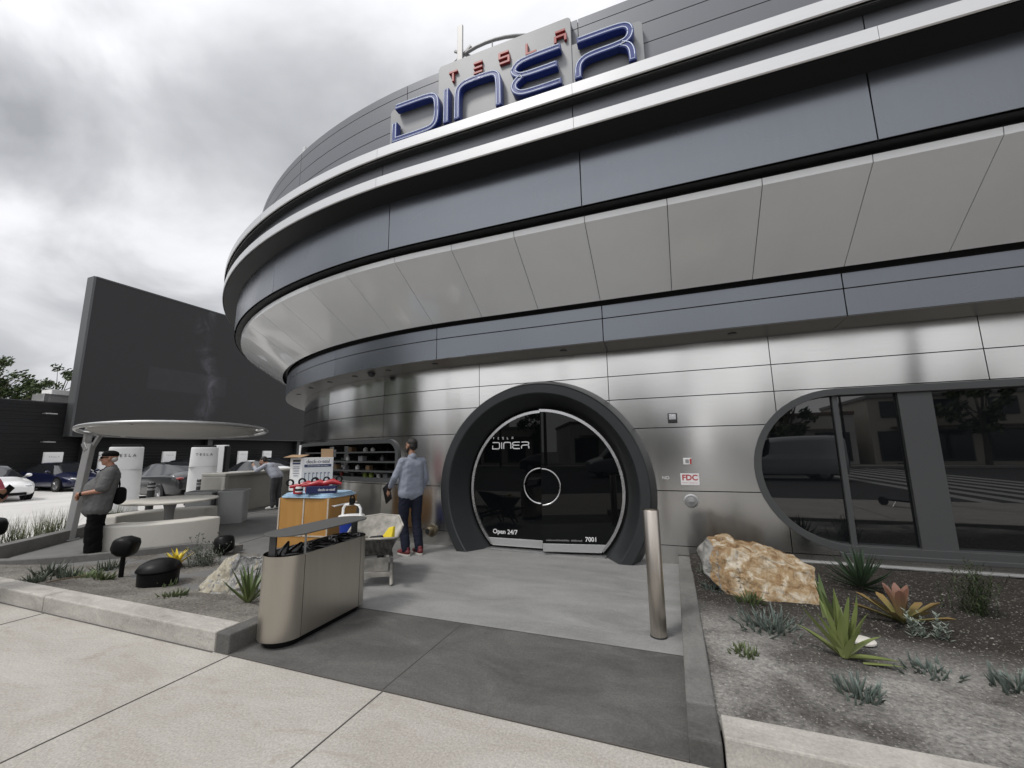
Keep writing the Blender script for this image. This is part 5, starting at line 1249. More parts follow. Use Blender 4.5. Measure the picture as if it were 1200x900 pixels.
# bucket with a white lid hung with a clamp
BK = thing('lidded_bucket', 'blue bucket with a white lid and tall white handle beside the cart', 'bucket', (-4.62, 5.20, 0), R_(10))
b = MB(); b.lathe([(.15, .22), (.175, .56), (.18, .565), (.18, .58)], (0, 0, 0), 32); b.build('pail', M['bluep'], BK, smooth=35)
b = MB(); b.lathe([(.19, .565), (.195, .60), (.185, .62), (.1, .63), (0, .63)], (0, 0, 0), 32); b.build('lid', M['white'], BK, smooth=35)
b = MB(); hp = [(-.15, 0, .62), (-.145, 0, .72), (-.11, 0, .77), (0, 0, .785), (.11, 0, .77), (.145, 0, .72), (.15, 0, .62)]; b.tube(hp, .02, 10); b.build('handle', M['white'], BK, smooth=60)
b = MB(); b.box((.165, -.02, .5), (.07, .05, .2)); b.build('side_bracket', M['white'], BK, bevel=.01)
b = MB(); b.box((0, .0, .82), (.075, .05, .10)); b.tube([(.0+.03*math.cos(a), -.0, .88+.03*math.sin(a)) for a in [2*math.pi*k/14 for k in range(14)]], .012, 6, closed=True); b.build('clamp', M['black'], BK, bevel=.008)
b = MB(); b.lathe([(.17, 0), (.17, .215), (0, .215)], (0, 0, 0), 28); b.build('stand', M['black'], BK, smooth=35)

# ================================================================== wheelbarrow
M['mortar'] = mat('mortar_stained_metal', (.16, .155, .14), .8, col2=(.42, .40, .36), vscale=6, bump=.5, bscale=25)
M['drip'] = mat('mortar_dripped_black', (.022, .022, .022), .75, col2=(.14, .135, .125), vscale=9, stretch=(2.4, 2.4, .35), bump=.4, bscale=25)
WB = thing('wheelbarrow', 'mortar-caked wheelbarrow with a pale tray parked beside the litter station', 'wheelbarrow', (-3.43, 4.22, .005), R_(30))
b = MB(); vs = []; fs = []
ringz = [(.20, -.30, .22, .34), (.30, -.27, .52, .56), ]
outer = [(-.31, -.10, .545), (-.28, -.13, .545), (.28, -.13, .545), (.31, -.10, .545), (.33, .40, .60), (.25, .64, .69), (0, .70, .71), (-.25, .64, .69), (-.33, .40, .60)]
bott = [(-.20, .03, .335), (-.18, .01, .335), (.18, .01, .335), (.20, .03, .335), (.19, .30, .32), (.13, .42, .34), (0, .45, .345), (-.13, .42, .34), (-.19, .30, .32)]
n = len(outer); top_in = [(x*.93, y*.95+.012, z-.0) for x, y, z in outer]; bin_ = [(x*.93, y*.95+.012, z+.014) for x, y, z in bott]
b.add(outer+bott, [tuple(range(2*n-1, n-1, -1))]+[(k, (k+1) % n, n+(k+1) % n, n+k) for k in range(n)])
b.build('tray_outside', M['drip'], WB, smooth=50)
b = MB(); b.add(top_in+bin_, [tuple(range(n, 2*n))]+[(k, (k+1) % n, n+(k+1) % n, n+k) for k in range(n)]); b.build('tray_inside', M['mortar'], WB, smooth=50)
b = MB(); b.tube([(x*.975, y*.975+.006, z+.004) for x, y, z in outer], .014, 8, closed=True); b.build('tray_rim', M['mortar'], WB, smooth=60)
for s in (-1, 1):
    b = MB(); b.bar((s*.26, -.22, .33), (s*.10, .95, .22), .04, .045); b.build('rail', M['drip'], WB)
    b = MB(); b.tube([(s*.22, .06, .31), (s*.245, -.06, .02), (s*.245, .02, .012), (s*.21, .22, .30)], .017, 8); b.build('leg', M['mortar'], WB, smooth=50)
b = MB(); b.bar((-.235, -.03, .13), (.235, -.03, .13), .02, .05); b.box((0, .0, .235), (.40, .02, .15)); b.build('crossbar', M['mortar'], WB)
b = MB(); b.tube([(-.045, .86, .165), (-.03, .86, .165), (.03, .86, .165), (.045, .86, .165)], [.13, .165, .165, .13], 22); wh = b.build('wheel', M['blackrubber'], WB, smooth=40)
b = MB(); b.tube([(-.05, .86, .165), (.05, .86, .165)], .075, 16); b.build('rim', M['mortar'], wh, smooth=40)
M['yellow'] = mat('yellow_plastic', (.70, .55, .03), .5, bump=.4, bscale=20)
cm = Matrix.Translation((-3.43, 4.22, .005)) @ Matrix.Rotation(R_(30), 4, 'Z')
p = cm @ Vector((.14, .13, .52)); b = MB()
b.add([(-.10, 0, -.05), (.09, -.02, -.05), (.10, .02, .13), (.02, .03, .11), (-.10, .03, -.05), (.09, .06, -.05), (.10, .06, .12), (.02, .06, .10)], [(0, 1, 2, 3), (7, 6, 5, 4), (0, 3, 7, 4), (1, 5, 6, 2), (3, 2, 6, 7), (0, 4, 5, 1)])
o = b.build('yellow_bag', M['yellow'], None, bevel=.008, loc=p); tag(o, 'crumpled yellow plastic bag in the wheelbarrow tray', 'bag')
p = cm @ Vector((.03, .13, .50)); b = MB(); b.cap((-.07, 0, 0), (.05, .03, .015), .03, .028); b.cap((.03, -.03, .0), (.10, -.03, .005), .022, .02)
o = b.build('work_glove', M['black'], None, smooth=True, loc=p); tag(o, 'black work gloves lying beside the yellow bag', 'glove')
p = cm @ Vector((-.15, .18, .49)); b = MB(); b.lathe([(.055, -.03), (.075, .03), (.065, .03), (.05, -.01), (0, -.01)], (0, 0, 0), 16); o = b.build('mixing_pan', M['drip'], None, smooth=40, loc=p); tag(o, 'dirty grey mixing pan lying in the wheelbarrow tray', 'pan')
# trowel heap under the gloves: mortar left in the tray
b = MB(); b.ell((0, .20, .43), (.17, .18, .06)); o = b.build('mortar_heap', M['mortar'], WB, smooth=True)

# ================================================================== garden loudspeakers and lights
def paddle(loc, rz, lab, tilt=0, h=.42, sc=1.0, group='black garden loudspeakers'):
    t = thing('garden_speaker', lab, 'loudspeaker', loc, rz, group)
    b = MB(); secs = []
    for u, w, hh in ((-.13, .09, .085), (-.10, .125, .115), (0, .135, .125), (.07, .115, .105), (.115, .075, .07), (.125, .05, .05)):
        secs.append((u, w, hh))
    vs = []; fs = []; n = 20
    for u, w, hh in secs:
        for k in range(n):
            a = 2*math.pi*k/n; cx_ = math.copysign(abs(math.cos(a))**.6, math.cos(a)); sy_ = math.copysign(abs(math.sin(a))**.6, math.sin(a))
            vs.append(Vector((u, cx_*w, sy_*hh))*sc)
    for i in range(len(secs)-1):
        for k in range(n): fs.append((i*n+k, i*n+(k+1) % n, (i+1)*n+(k+1) % n, (i+1)*n+k))
    fs += [tuple(range(n-1, -1, -1)), tuple(range((len(secs)-1)*n, len(secs)*n))]
    Mt = Matrix.Translation((0, 0, h)) @ Matrix.Rotation(R_(tilt), 4, 'Y')
    b.add([Mt @ v for v in vs], fs); b.build('speaker_box', M['black'], t, smooth=45)
    b = MB(); b.tube([(0, 0, -.12), (0, 0, h*.6), (0.0, 0, h-.06)], [.028, .026, .034], 12); b.build('stake', M['black'], t, smooth=40)
    b = MB(); b.box((0, 0, h-.10), (.06, .075, .06)); b.build('pivot', M['black'], t, bevel=.01)
    return t
p = gr(142, 672, .05); paddle((p.x, p.y, .05), R_(215), 'black garden loudspeaker on a stake in front of the white bench', -14, .34, 1.0)
paddle((-10.75, 3.62, .0), R_(175), 'black garden loudspeaker on a stake at the left edge near the grass', -18, .42, 1.15)
p = gr(262, 648, .03); paddle((p.x, p.y, .0), R_(-20), 'black garden loudspeaker tilted upwards right of the grey-leaved shrub', -28, .17, 1.05)
p = gr(175, 684, .05)
t = thing('garden_subwoofer', 'squat black dome-topped garden loudspeaker on the soil', 'loudspeaker', (p.x-.02, p.y+.1, .03), R_(20))
b = MB(); b.lathe([(.20, -.05), (.205, .14), (.195, .15), (0, .15)], (0, 0, 0), 36); b.build('drum', M['black'], t, smooth=35)
b = MB(); b.lathe([(.205, .15), (.225, .155), (.225, .17), (.19, .225), (.12, .265), (.05, .28), (0, .28)], (0, 0, 0), 36); b.build('dome', M['black'], t, smooth=45)
# drain lid in the bed
p = gr(1010, 749, .115); b = MB(); b.lathe([(0, 0), (.085, 0), (.085, .012), (.078, .016), (0, .018)], (0, 0, 0), 30)
o = b.build('drain_lid', M['cast'], None, smooth=35, loc=(p.x, p.y, hR(p.x, p.y)+.004)); tag(o, 'flat round white drain lid in the soil beside the spiky agave', 'lid')
# ================================================================== rocks and plants
def rockmat(name, cols, scale, bumpk=.6):
    m = bpy.data.materials.new(name); m.use_nodes = True; t = m.node_tree; bs = t.nodes['Principled BSDF']; N = t.nodes.new; L = t.links.new
    tcn = N('ShaderNodeTexCoord'); na = N('ShaderNodeTexNoise'); na.inputs['Scale'].default_value = scale; na.inputs['Detail'].default_value = 8; na.inputs['Roughness'].default_value = .66; na.inputs['Distortion'].default_value = .8; L(tcn.outputs['Object'], na.inputs['Vector'])
    rp = N('ShaderNodeValToRGB'); L(na.outputs[0], rp.inputs[0]); el = rp.color_ramp.elements; n = len(cols)
    el[0].position = .30; el[0].color = (*cols[0], 1); el[1].position = .70; el[1].color = (*cols[-1], 1)
    for i in range(1, n-1): e_ = el.new(.30+.40*i/(n-1)); e_.color = (*cols[i], 1)
    L(rp.outputs[0], bs.inputs['Base Color']); bs.inputs['Roughness'].default_value = .85; bs.inputs['Specular IOR Level'].default_value = .25
    nb = N('ShaderNodeTexNoise'); nb.inputs['Scale'].default_value = 22; nb.inputs['Detail'].default_value = 8; nb.inputs['Roughness'].default_value = .7; L(tcn.outputs['Object'], nb.inputs['Vector'])
    bn = N('ShaderNodeBump'); bn.inputs['Strength'].default_value = bumpk; bn.inputs['Distance'].default_value = .03; L(nb.outputs[0], bn.inputs['Height']); L(bn.outputs[0], bs.inputs['Normal'])
    return m
def rock(pts, mats, lab, loc, rz, seed, pick, rough=.035, sub=5):
    """convex block from its corner points, broken up by noise; pick(normal, centre) chooses the face colour"""
    bm = bmesh.new()
    for p in pts: bm.verts.new(p)
    r_ = bmesh.ops.convex_hull(bm, input=bm.verts)
    bmesh.ops.delete(bm, geom=[v for v in bm.verts if not v.link_faces], context='VERTS')
    bmesh.ops.triangulate(bm, faces=bm.faces)
    for k in range(sub):
        le = [e_ for e_ in bm.edges if e_.calc_length() > .035]
        if not le: break
        bmesh.ops.subdivide_edges(bm, edges=le, cuts=1, use_grid_fill=True); bmesh.ops.triangulate(bm, faces=bm.faces)
    bmesh.ops.smooth_vert(bm, verts=bm.verts, factor=.5, use_axis_x=True, use_axis_y=True, use_axis_z=True)
    bm.normal_update(); rr = []
    for v in bm.verts:
        q = v.co*3.2+Vector((seed, seed*2, 0)); d = noise.fractal(q, .8, 2.1, 6)*rough*1.3-abs(noise.noise(v.co*7+Vector((0, seed, 3))))*rough*.8
        c_ = noise.cell(v.co*5.5+Vector((seed, 1, 2))); rr.append((v, v.normal*(d+.016*(c_-.5)+.010*noise.noise(v.co*16))))
    for v, d in rr: v.co += d
    bm.normal_update()
    for f in bm.faces: f.material_index = pick(f.normal, f.calc_center_median())
    me = bpy.data.meshes.new('boulder'); bm.to_mesh(me); bm.free()
    for m in mats: me.materials.append(m)
    shade(me, 24)
    o = link('boulder', me); o.location = loc; o.rotation_euler = (0, 0, rz); return tag(o, lab, 'boulder')
rust = rockmat('rust_rock', [(.09, .06, .038), (.23, .145, .075), (.33, .24, .14), (.47, .41, .32), (.60, .57, .51)], 9, .8)
greyrock = rockmat('grey_rock', [(.10, .10, .095), (.26, .255, .24), (.36, .35, .33)], 6)
palerock = rockmat('pale_rock', [(.22, .20, .155), (.36, .33, .26), (.46, .44, .38)], 9)
speck = rockmat('speckled_granite', [(.10, .10, .10), (.24, .24, .235), (.42, .42, .41)], 16)
# right boulder: a slab leaning on its edge, long and rusty
def bz(px, py, z=.12): return gr(px, py, z)
o0 = Vector((.72, 5.0, .10))
P_ = [(-.50, -.05, .48), (-.44, .25, .52), (-.55, .08, .35), (-.50, -.12, .18), (-.20, -.22, -.06), (.22, -.24, -.08), (.44, -.20, -.02), (.54, -.06, .12), (.50, .05, .28), (.40, .18, .33), (.05, .30, .46), (-.30, .34, .50), (.42, .35, -.1), (-.40, .40, -.1), (-.3, .05, -.1)]
rock([Vector(p) for p in P_], [rust, greyrock], 'big rust-coloured boulder with a grey end beside the entrance kerb', o0, R_(-3), 3, lambda n_, c: 1 if (n_.x < -.55 or c.x < -.42+.1*noise.noise(c*6)) else 0, rough=.03)
p = gr(262, 690, .06); o1 = Vector((p.x-.05, p.y+.22, .05))
P_ = [(-.42, -.12, -.02), (-.30, -.26, -.08), (-.05, -.30, -.08), (.30, -.22, -.08), (.45, .0, .0), (.42, .20, .18), (.22, .05, .33), (-.02, -.02, .35), (-.22, .02, .27), (-.35, .05, .14), (.1, .32, .22), (-.3, .3, .0), (.4, .35, 0)]
rock([Vector(p) for p in P_], [speck, palerock], 'speckled grey boulder paler on its left face next to the litter station', o1, R_(24), 9, lambda n_, c: 1 if (n_.x < -.18 and n_.y < -.05) or (n_.y < -.7 and c.x < -.05) else 0, rough=.035)  # faces turned left and forward take the paler colour

def plantmat(name, base, tip, rough=.45, var=.12, along='z', h=.3):
    m = bpy.data.materials.new(name); m.use_nodes = True; t = m.node_tree; bs = t.nodes['Principled BSDF']; N = t.nodes.new; L = t.links.new
    at = N('ShaderNodeAttribute'); at.attribute_name = 'along'; rp = N('ShaderNodeValToRGB'); L(at.outputs['Fac'], rp.inputs[0])
    rp.color_ramp.elements[0].position = .1; rp.color_ramp.elements[0].color = (*base, 1); rp.color_ramp.elements[1].position = .85; rp.color_ramp.elements[1].color = (*tip, 1)
    ge = N('ShaderNodeNewGeometry'); mr = N('ShaderNodeMapRange'); L(ge.outputs['Random Per Island'], mr.inputs[0]); mr.inputs[3].default_value = 1-var*2; mr.inputs[4].default_value = 1+var*2
    vm = N('ShaderNodeVectorMath'); vm.operation = 'SCALE'; L(rp.outputs[0], vm.inputs[0]); L(mr.outputs[0], vm.inputs['Scale']); L(vm.outputs[0], bs.inputs['Base Color'])
    bs.inputs['Roughness'].default_value = rough; bs.inputs['Specular IOR Level'].default_value = .4
    return m
class Leaves:
    """collects leaves; every leaf vertex remembers how far along its leaf it lies"""
    def __init__(s): s.b = MB(); s.al = []
    def leaf(s, o, az, elev, L, w, thick=.15, bend=-.4, n=7, fold=.25, twist=0, shape=None, base_w=.75):
        d = Vector((math.cos(az)*math.cos(elev), math.sin(az)*math.cos(elev), math.sin(elev))); p = Vector(o); e_ = elev; vs = []; fs = []
        side = Vector((-math.sin(az), math.cos(az), 0))
        if twist: side = Matrix.Rotation(twist, 3, d) @ side
        for i in range(n+1):
            t = i/n; ww = w*(shape(t) if shape else ((base_w+(1-base_w)*min(1, t*3.5))*(1-t**2.2)))
            ww = max(ww, w*.02); up = side.cross(d).normalized()*-1
            up = d.cross(side).normalized()
            if up.z < 0 and e_ < 1.4: up = -up
            vs += [p-side*ww+up*ww*fold, p-up*ww*thick, p+side*ww+up*ww*fold, p+up*ww*(fold*.45)]
            s.al += [t]*4
            e2 = e_+bend*(t+.5/n)/n*2; p = p+d*(L/n); e_ = e2
            d = Vector((math.cos(az)*math.cos(e_), math.sin(az)*math.cos(e_), math.sin(e_)))
        for i in range(n):
            for k in range(4): fs.append((i*4+k, i*4+(k+1) % 4, (i+1)*4+(k+1) % 4, (i+1)*4+k))
        fs += [(3, 2, 1, 0), (n*4, n*4+1, n*4+2, n*4+3)]
        s.b.add(vs, fs)
    def build(s, name, m, parent=None, loc=None):
        me = bpy.data.meshes.new(name); me.from_pydata(s.b.v, [], s.b.f); me.materials.append(m)
        a = me.attributes.new('along', 'FLOAT', 'POINT'); a.data.foreach_set('value', s.al)
        bm = bmesh.new(); bm.from_mesh(me); bmesh.ops.recalc_face_normals(bm, faces=bm.faces); bm.to_mesh(me); bm.free(); shade(me, 50)
        return link(name, me, parent, loc=loc)
G = {'agave': plantmat('agave_leaf', (.21, .24, .09), (.13, .17, .05), .42), 'aloe': plantmat('aloe_leaf', (.13, .16, .06), (.065, .10, .035), .4), 'darkaloe': plantmat('dark_aloe_leaf', (.035, .055, .03), (.028, .05, .026), .4),
     'brom': plantmat('bromeliad_leaf', (.13, .14, .045), (.20, .135, .055), .4), 'bromred': plantmat('bromeliad_red_leaf', (.15, .125, .055), (.185, .095, .07), .4), 'chalk': plantmat('chalk_stick_leaf', (.055, .072, .058), (.125, .155, .14), .55), 'tuft': plantmat('green_tuft_leaf', (.045, .065, .022), (.10, .125, .055), .5),
     'rosemary': plantmat('rosemary_leaf', (.022, .034, .013), (.045, .065, .022), .6), 'silver': plantmat('silver_leaf', (.14, .17, .14), (.30, .34, .30), .7), 'grass': plantmat('grass_blade', (.06, .075, .028), (.135, .15, .07), .6), 'yellow': plantmat('yellow_bromeliad_leaf', (.35, .30, .03), (.62, .47, .03), .4), 'grey': plantmat('grey_green_leaf', (.045, .058, .04), (.10, .12, .09), .6), 'pale': plantmat('pale_green_leaf', (.09, .13, .05), (.17, .215, .11), .55), 'brown': plantmat('dry_brown_leaf', (.10, .065, .035), (.19, .12, .06), .7)}
def zR(x, y): return hR(x, y)+.018*noise.fractal(Vector((x*1.7, y*1.7, 3)), 1.0, 2.0, 4)
def zL(x, y): return hL(x, y)+.02*noise.fractal(Vector((x*1.7, y*1.7, 3)), 1.0, 2.0, 4)
def place(px, py, right=True):
    z = .1
    for _ in range(4):
        p = gr(px, py, z); z = (zR if right else zL)(p.x, p.y)
    return Vector((p.x, p.y, z-.008))
def plant(name, lab, cat, loc, L, m, group=None):
    return tag(L.build(name, m, None, loc), lab, cat, group)
rr = random.Random(21)
# --- right bed
p = place(990, 772); L = Leaves()
for k in range(13):
    az = 2.399*k+.3; t = k/12; L.leaf((.015*math.cos(az), .015*math.sin(az), .02), az, R_(90-36*(1-t)**1.0 if k > 1 else 34), .28+.17*t, .030+.008*t, .35, -.12+.25*(1-t)*-1, fold=.45)
L.leaf((0, 0, .02), R_(-10), R_(10), .30, .034, .3, -.25, fold=.3); L.leaf((0, 0, .03), R_(200), R_(50), .42, .036, .3, .1, fold=.4); L.leaf((0, 0, .03), R_(20), R_(62), .42, .036, .3, .55, fold=.4)
plant('agave', 'bright green spiky agave in the middle of the right bed', 'agave', p, L, G['agave'])
p = place(975, 725); L = Leaves()
for k in range(5): L.leaf((.02*k-.04, 0, 0), R_(90+40*k), R_(78-4*k), .36-.03*k, .035, .3, .1, fold=.4)
plant('agave', 'darker upright agave leaves standing right against the rusty boulder', 'agave', p, L, G['aloe'])
p = place(1010, 692); L = Leaves()
for k in range(46):
    az = 2.399*k; t = k/45; L.leaf((.04*math.cos(az)*(1-t), .04*math.sin(az)*(1-t), .04+.05*t), az, R_(8+75*t+rr.uniform(-6, 6)), .30+.07*rr.random(), .017, .4, .35*(1-t), fold=.4, n=6)
plant('aloe', 'dark many-leaved aloe under the window mullion', 'aloe', p, L, G['darkaloe'])
p = place(1058, 730); bt = thing('bromeliad', 'reddish bromeliad with broad leaves below the wide grey window post', 'bromeliad', p); L = Leaves(); L2 = Leaves()
for k in range(17):
    az = 2.399*k+.8; t = k/16
    if t < .68: L.leaf((.02*math.cos(az), .02*math.sin(az), .02), az, R_(18+40*t), .40-.08*t, .032, .25, -.12, fold=.4, shape=lambda t: (.75+.35*t)*(1-max(0, t-.8)**2*20) if t < .97 else .15)
    else: L2.leaf((.01*math.cos(az), .01*math.sin(az), .03), az, R_(40+42*t), .33, .036, .25, -.25, fold=.4, shape=lambda t: (.75+.4*t)*(1-max(0, t-.75)**2*14) if t < .97 else .2)
bt.scale = (.86, .86, .86); L.build('outer_leaves', G['brom'], bt); L2.build('inner_leaves', G['bromred'], bt)
p = place(1142, 718); L = Leaves()
for k in range(46):
    az = rr.uniform(0, 6.28); el = R_(rr.uniform(55, 88)); q = Vector((rr.gauss(0, .06), rr.gauss(0, .06), 0)); hh = rr.uniform(.22, .46)
    d = Vector((math.cos(az)*math.cos(el), math.sin(az)*math.cos(el), math.sin(el)))
    for s in range(26):
        t = s/26; o_ = q+d*hh*t; L.leaf(o_, rr.uniform(0, 6.28), R_(rr.uniform(20, 60)), .035, .0042, .4, 0, n=2, fold=.2)
plant('rosemary_bush', 'dark upright rosemary bush at the right of the bed', 'shrub', p, L, G['rosemary'])
p = place(1090, 748); L = Leaves()
for k in range(9):
    az = rr.uniform(0, 6.28); q = Vector((rr.gauss(0, .07), rr.gauss(0, .04), 0)); hh = rr.uniform(.12, .26); el = R_(rr.uniform(45, 80)); d = Vector((math.cos(az)*math.cos(el), math.sin(az)*math.cos(el), math.sin(el)))
    for s in range(15): L.leaf(q+d*hh*(s/15), 2.399*s, R_(rr.uniform(10, 55)), .055*(1-.4*s/15), .008, .3, .2, n=3)
plant('silver_shrub', 'small silvery shrub in front of the reddish bromeliad', 'shrub', p, L, G['silver'])
def tuft(px, py, lab, n=40, h=.10, r=.09, m='chalk', w=.0075, right=True, group='low tufts in the right bed', name='succulent_tuft', flat=.5):
    p = place(px, py, right); L = Leaves()
    for k in range(n):
        q = Vector((rr.gauss(0, r*.5), rr.gauss(0, r*.5), 0)); az = math.atan2(q.y, q.x)+rr.gauss(0, .7); L.leaf(q, az, R_(rr.uniform(30, 88)), h*rr.uniform(.4, 1.1), w*rr.uniform(.8, 1.25), .8, rr.uniform(-.5, .5), n=4, fold=.6)
    return plant(name, lab, 'succulent', p, L, G[m], group)
tuft(835, 690, 'small bluish tuft beside the kerb, left of the rusty boulder', 34, .09, .09); tuft(832, 672, 'dark tuft in the corner behind the rusty boulder by the kerb', 40, .12, .10, 'grey')
tuft(876, 705, 'green tuft tucked under the front of the rusty boulder', 55, .11, .10, 'tuft'); tuft(900, 735, 'large bluish tuft in front of the rusty boulder', 130, .15, .20)
tuft(873, 766, 'low green tuft in the open gravel left of the spiky agave', 50, .075, .10, 'tuft'); tuft(1008, 815, 'bluish tuft alone in the gravel near the front kerb', 75, .12, .11)
tuft(1088, 787, 'low bluish tuft in the gravel right of the drain lid', 60, .09, .13); tuft(1192, 806, 'bluish tuft farthest right in the right bed', 60, .12, .12)
p = place(1012, 778); L = Leaves(); L.leaf((0, 0, .01), R_(-4), R_(6), .22, .022, .3, -.1, fold=.2); plant('fallen_leaf', 'yellowing fallen leaf on the gravel at the foot of the spiky agave', 'leaf', p, L, G['agave'])
# --- left bed
p = place(291, 706, False); L = Leaves()
for k in range(15):
    az = 2.399*k+1.1; t = k/14; L.leaf((.012*math.cos(az), .012*math.sin(az), .01), az, R_(30+56*t), .32+.10*rr.random(), .024, .35, -.10 if t > .4 else .25, fold=.45)
L.leaf((0, 0, .02), R_(165), R_(68), .44, .018, .3, -.85, fold=.4); L.leaf((0, 0, .02), R_(25), R_(62), .42, .02, .3, -.3, fold=.4)
plant('aloe', 'green aloe with long thin leaves beside the litter station', 'aloe', p, L, G['aloe'])
p = place(198, 668, False); bt = thing('bromeliad', 'bright yellow bromeliad behind the squat loudspeaker', 'bromeliad', p+Vector((-.05, .12, 0))); L = Leaves(); L2 = Leaves()
for k in range(13):
    az = 2.399*k; L.leaf((0, 0, .03), az, R_(32+3.4*k), .26, .030, .25, -.25, fold=.35)
for k in range(9): L2.leaf((0, 0, .01), rr.uniform(0, 6.28), R_(rr.uniform(5, 25)), .26, .016, .3, -.1)
L.build('yellow_leaves', G['yellow'], bt); L2.build('dry_leaves', G['brown'], bt)
p = place(232, 664, False)+Vector((-.05, .1, 0)); L = Leaves()
for k in range(60):
    az = rr.uniform(0, 6.28); q = Vector((rr.gauss(0, .09), rr.gauss(0, .09), 0)); hh = rr.uniform(.14, .36); el = R_(rr.uniform(42, 86)); d = Vector((math.cos(az)*math.cos(el), math.sin(az)*math.cos(el), math.sin(el)))
    for s in range(11): L.leaf(q+d*hh*(s/11), 2.399*s, R_(rr.uniform(15, 60)), .045, .006, .3, .2, n=2)
    if k % 4 == 0: L.leaf(q+d*hh, az, el, .12, .003, .5, 0, n=2); [L.leaf(q+d*(hh+.11)+Vector((rr.gauss(0, .008), rr.gauss(0, .008), rr.gauss(0, .008))), rr.uniform(0, 6.28), R_(40), .025, .009, .4, 0, n=2) for _ in range(4)]
plant('grey_shrub', 'grey-green shrub with seed heads in front of the white bench', 'shrub', p, L, G['grey'])
for px, py, lab, n, h, r, m in ((42, 682, 'grey-green tuft leftmost in the left bed', 60, .13, .10, 'grey'), (58, 674, 'taller grey-green tuft second from the left in the left bed', 80, .20, .12, 'grey'), (84, 676, 'round grey-green tuft right of the fallen twig', 70, .16, .11, 'grey'), (103, 676, 'low pale tuft with buds below the man in the cap', 60, .11, .12, 'pale'), (121, 679, 'bright green tuft near the left loudspeaker stake', 50, .12, .08, 'tuft'), (127, 668, 'dark tuft directly under the man in the cap', 60, .17, .09, 'grey'), (192, 686, 'bright green low tuft beside the squat loudspeaker', 60, .08, .12, 'pale'), (207, 698, 'low green tuft in front of the speckled boulder', 60, .085, .12, 'tuft')):
    tuft(px, py, lab, n, h, r, m, .008, False, 'low tufts in the left bed')
p = place(68, 682, False); b = MB(); b.tube([(-.1, -.06, .012), (0, 0, .03), (.16, .14, .05), (.2, .17, .06)], [.006, .008, .007, .004], 6); tag(b.build('twig', G['brown'], None, smooth=60, loc=p), 'pale dry twig lying among the left tufts', 'twig')
def grassclump(x, y, z, lab, n=120, h=.5, sp=.16):
    L = Leaves()
    for k in range(n):
        az = rr.uniform(0, 6.28); L.leaf((rr.gauss(0, sp*.5), rr.gauss(0, sp*.5), 0), az, R_(rr.uniform(55, 86)), h*rr.uniform(.55, 1.15), .0045, .3, -.35*rr.random(), n=5, fold=.2)
    plant('grass_clump', lab, 'grass', (x, y, z), L, G['grass'], 'grass clumps by the parking lot')
grassclump(-11.0, 4.0, -.05, 'tall grass clump between the leftmost loudspeaker and the canopy post, left of two', 190, .58, .3); grassclump(-11.7, 4.75, -.05, 'tall grass clump close to the foot of the canopy post', 190, .58, .28); grassclump(-12.9, 6.35, -.12, 'thin grass clump behind the man in the cap at the tower foot', 90, .55, .2)
# litter of gravel stones on the beds
def stones(name, n, fx, fy, zf, m, ok):
    b = MB(); r3 = random.Random(5)
    for _ in range(n):
        x, y = r3.uniform(*fx), r3.uniform(*fy)
        if not ok(x, y): continue
        s = .003+.008*r3.random()**3; z = zf(x, y)
        q = Matrix.Rotation(r3.uniform(0, 6), 3, 'Z'); b.add([q @ Vector(v)*s+Vector((x, y, z)) for v in ((1, 0, .1), (0, .8, 0), (-.9, .1, .1), (.1, -.9, 0), (.1, .1, .8), (0, 0, -.5))], [(0, 1, 4), (1, 2, 4), (2, 3, 4), (3, 0, 4), (1, 0, 5), (2, 1, 5), (3, 2, 5), (0, 3, 5)])
    o = b.build(name, m); o['kind'] = 'stuff'; o['label'] = 'small grey gravel stones scattered over the planting bed'; o['category'] = 'gravel'; return o
M['stone'] = leafmat('gravel_stone', (.08, .076, .07), (.26, .25, .23))
stones('gravel', 5200, (.15, 4.6), (2.7, 5.6), zR, M['stone'], lambda x, y: noise.noise(Vector((x*1.4, y*1.4, 8))) > -.25)
stones('gravel', 2600, (-9, -3.6), (2.7, 4.4), zL, M['stone'], lambda x, y: inpoly(x, y, LP))
# ================================================================== people
def skinmat(name, col): 
    m = mat(name, col, .5, var=.06, vscale=30); m.node_tree.nodes['Principled BSDF'].inputs['Subsurface Weight'].default_value = .08; return m
def remesh(o, vox, sm=6, fac=.5):
    r = o.modifiers.new('re', 'REMESH'); r.mode = 'VOXEL'; r.voxel_size = vox; r.use_smooth_shade = True
    s = o.modifiers.new('sm', 'SMOOTH'); s.iterations = sm; s.factor = fac
    applied(o); shade(o.data, True); return o
def part(b, name, m, parent, vox=.009, sm=6, fac=.5):
    o = remesh(b.build(name, m, parent), vox, sm, fac)
    if name in ('shirt', 'trousers'):              # folds: ridges that run mostly across the limbs
        me = o.data; me.update(); nn = [v.normal.copy() for v in me.vertices]; off = rnd.uniform(0, 50)
        for v, n_ in zip(me.vertices, nn):
            q = v.co; w_ = noise.noise(Vector((q.x*5+off, q.y*5, q.z*9)))
            a_ = abs(noise.noise(Vector((q.x*7+w_*1.2, q.y*7+off, q.z*15+q.x*8)))); v.co += n_*(.011*(.35-a_)+.006*w_)
        me.update()
    return o
def V(*a): return Vector(a)
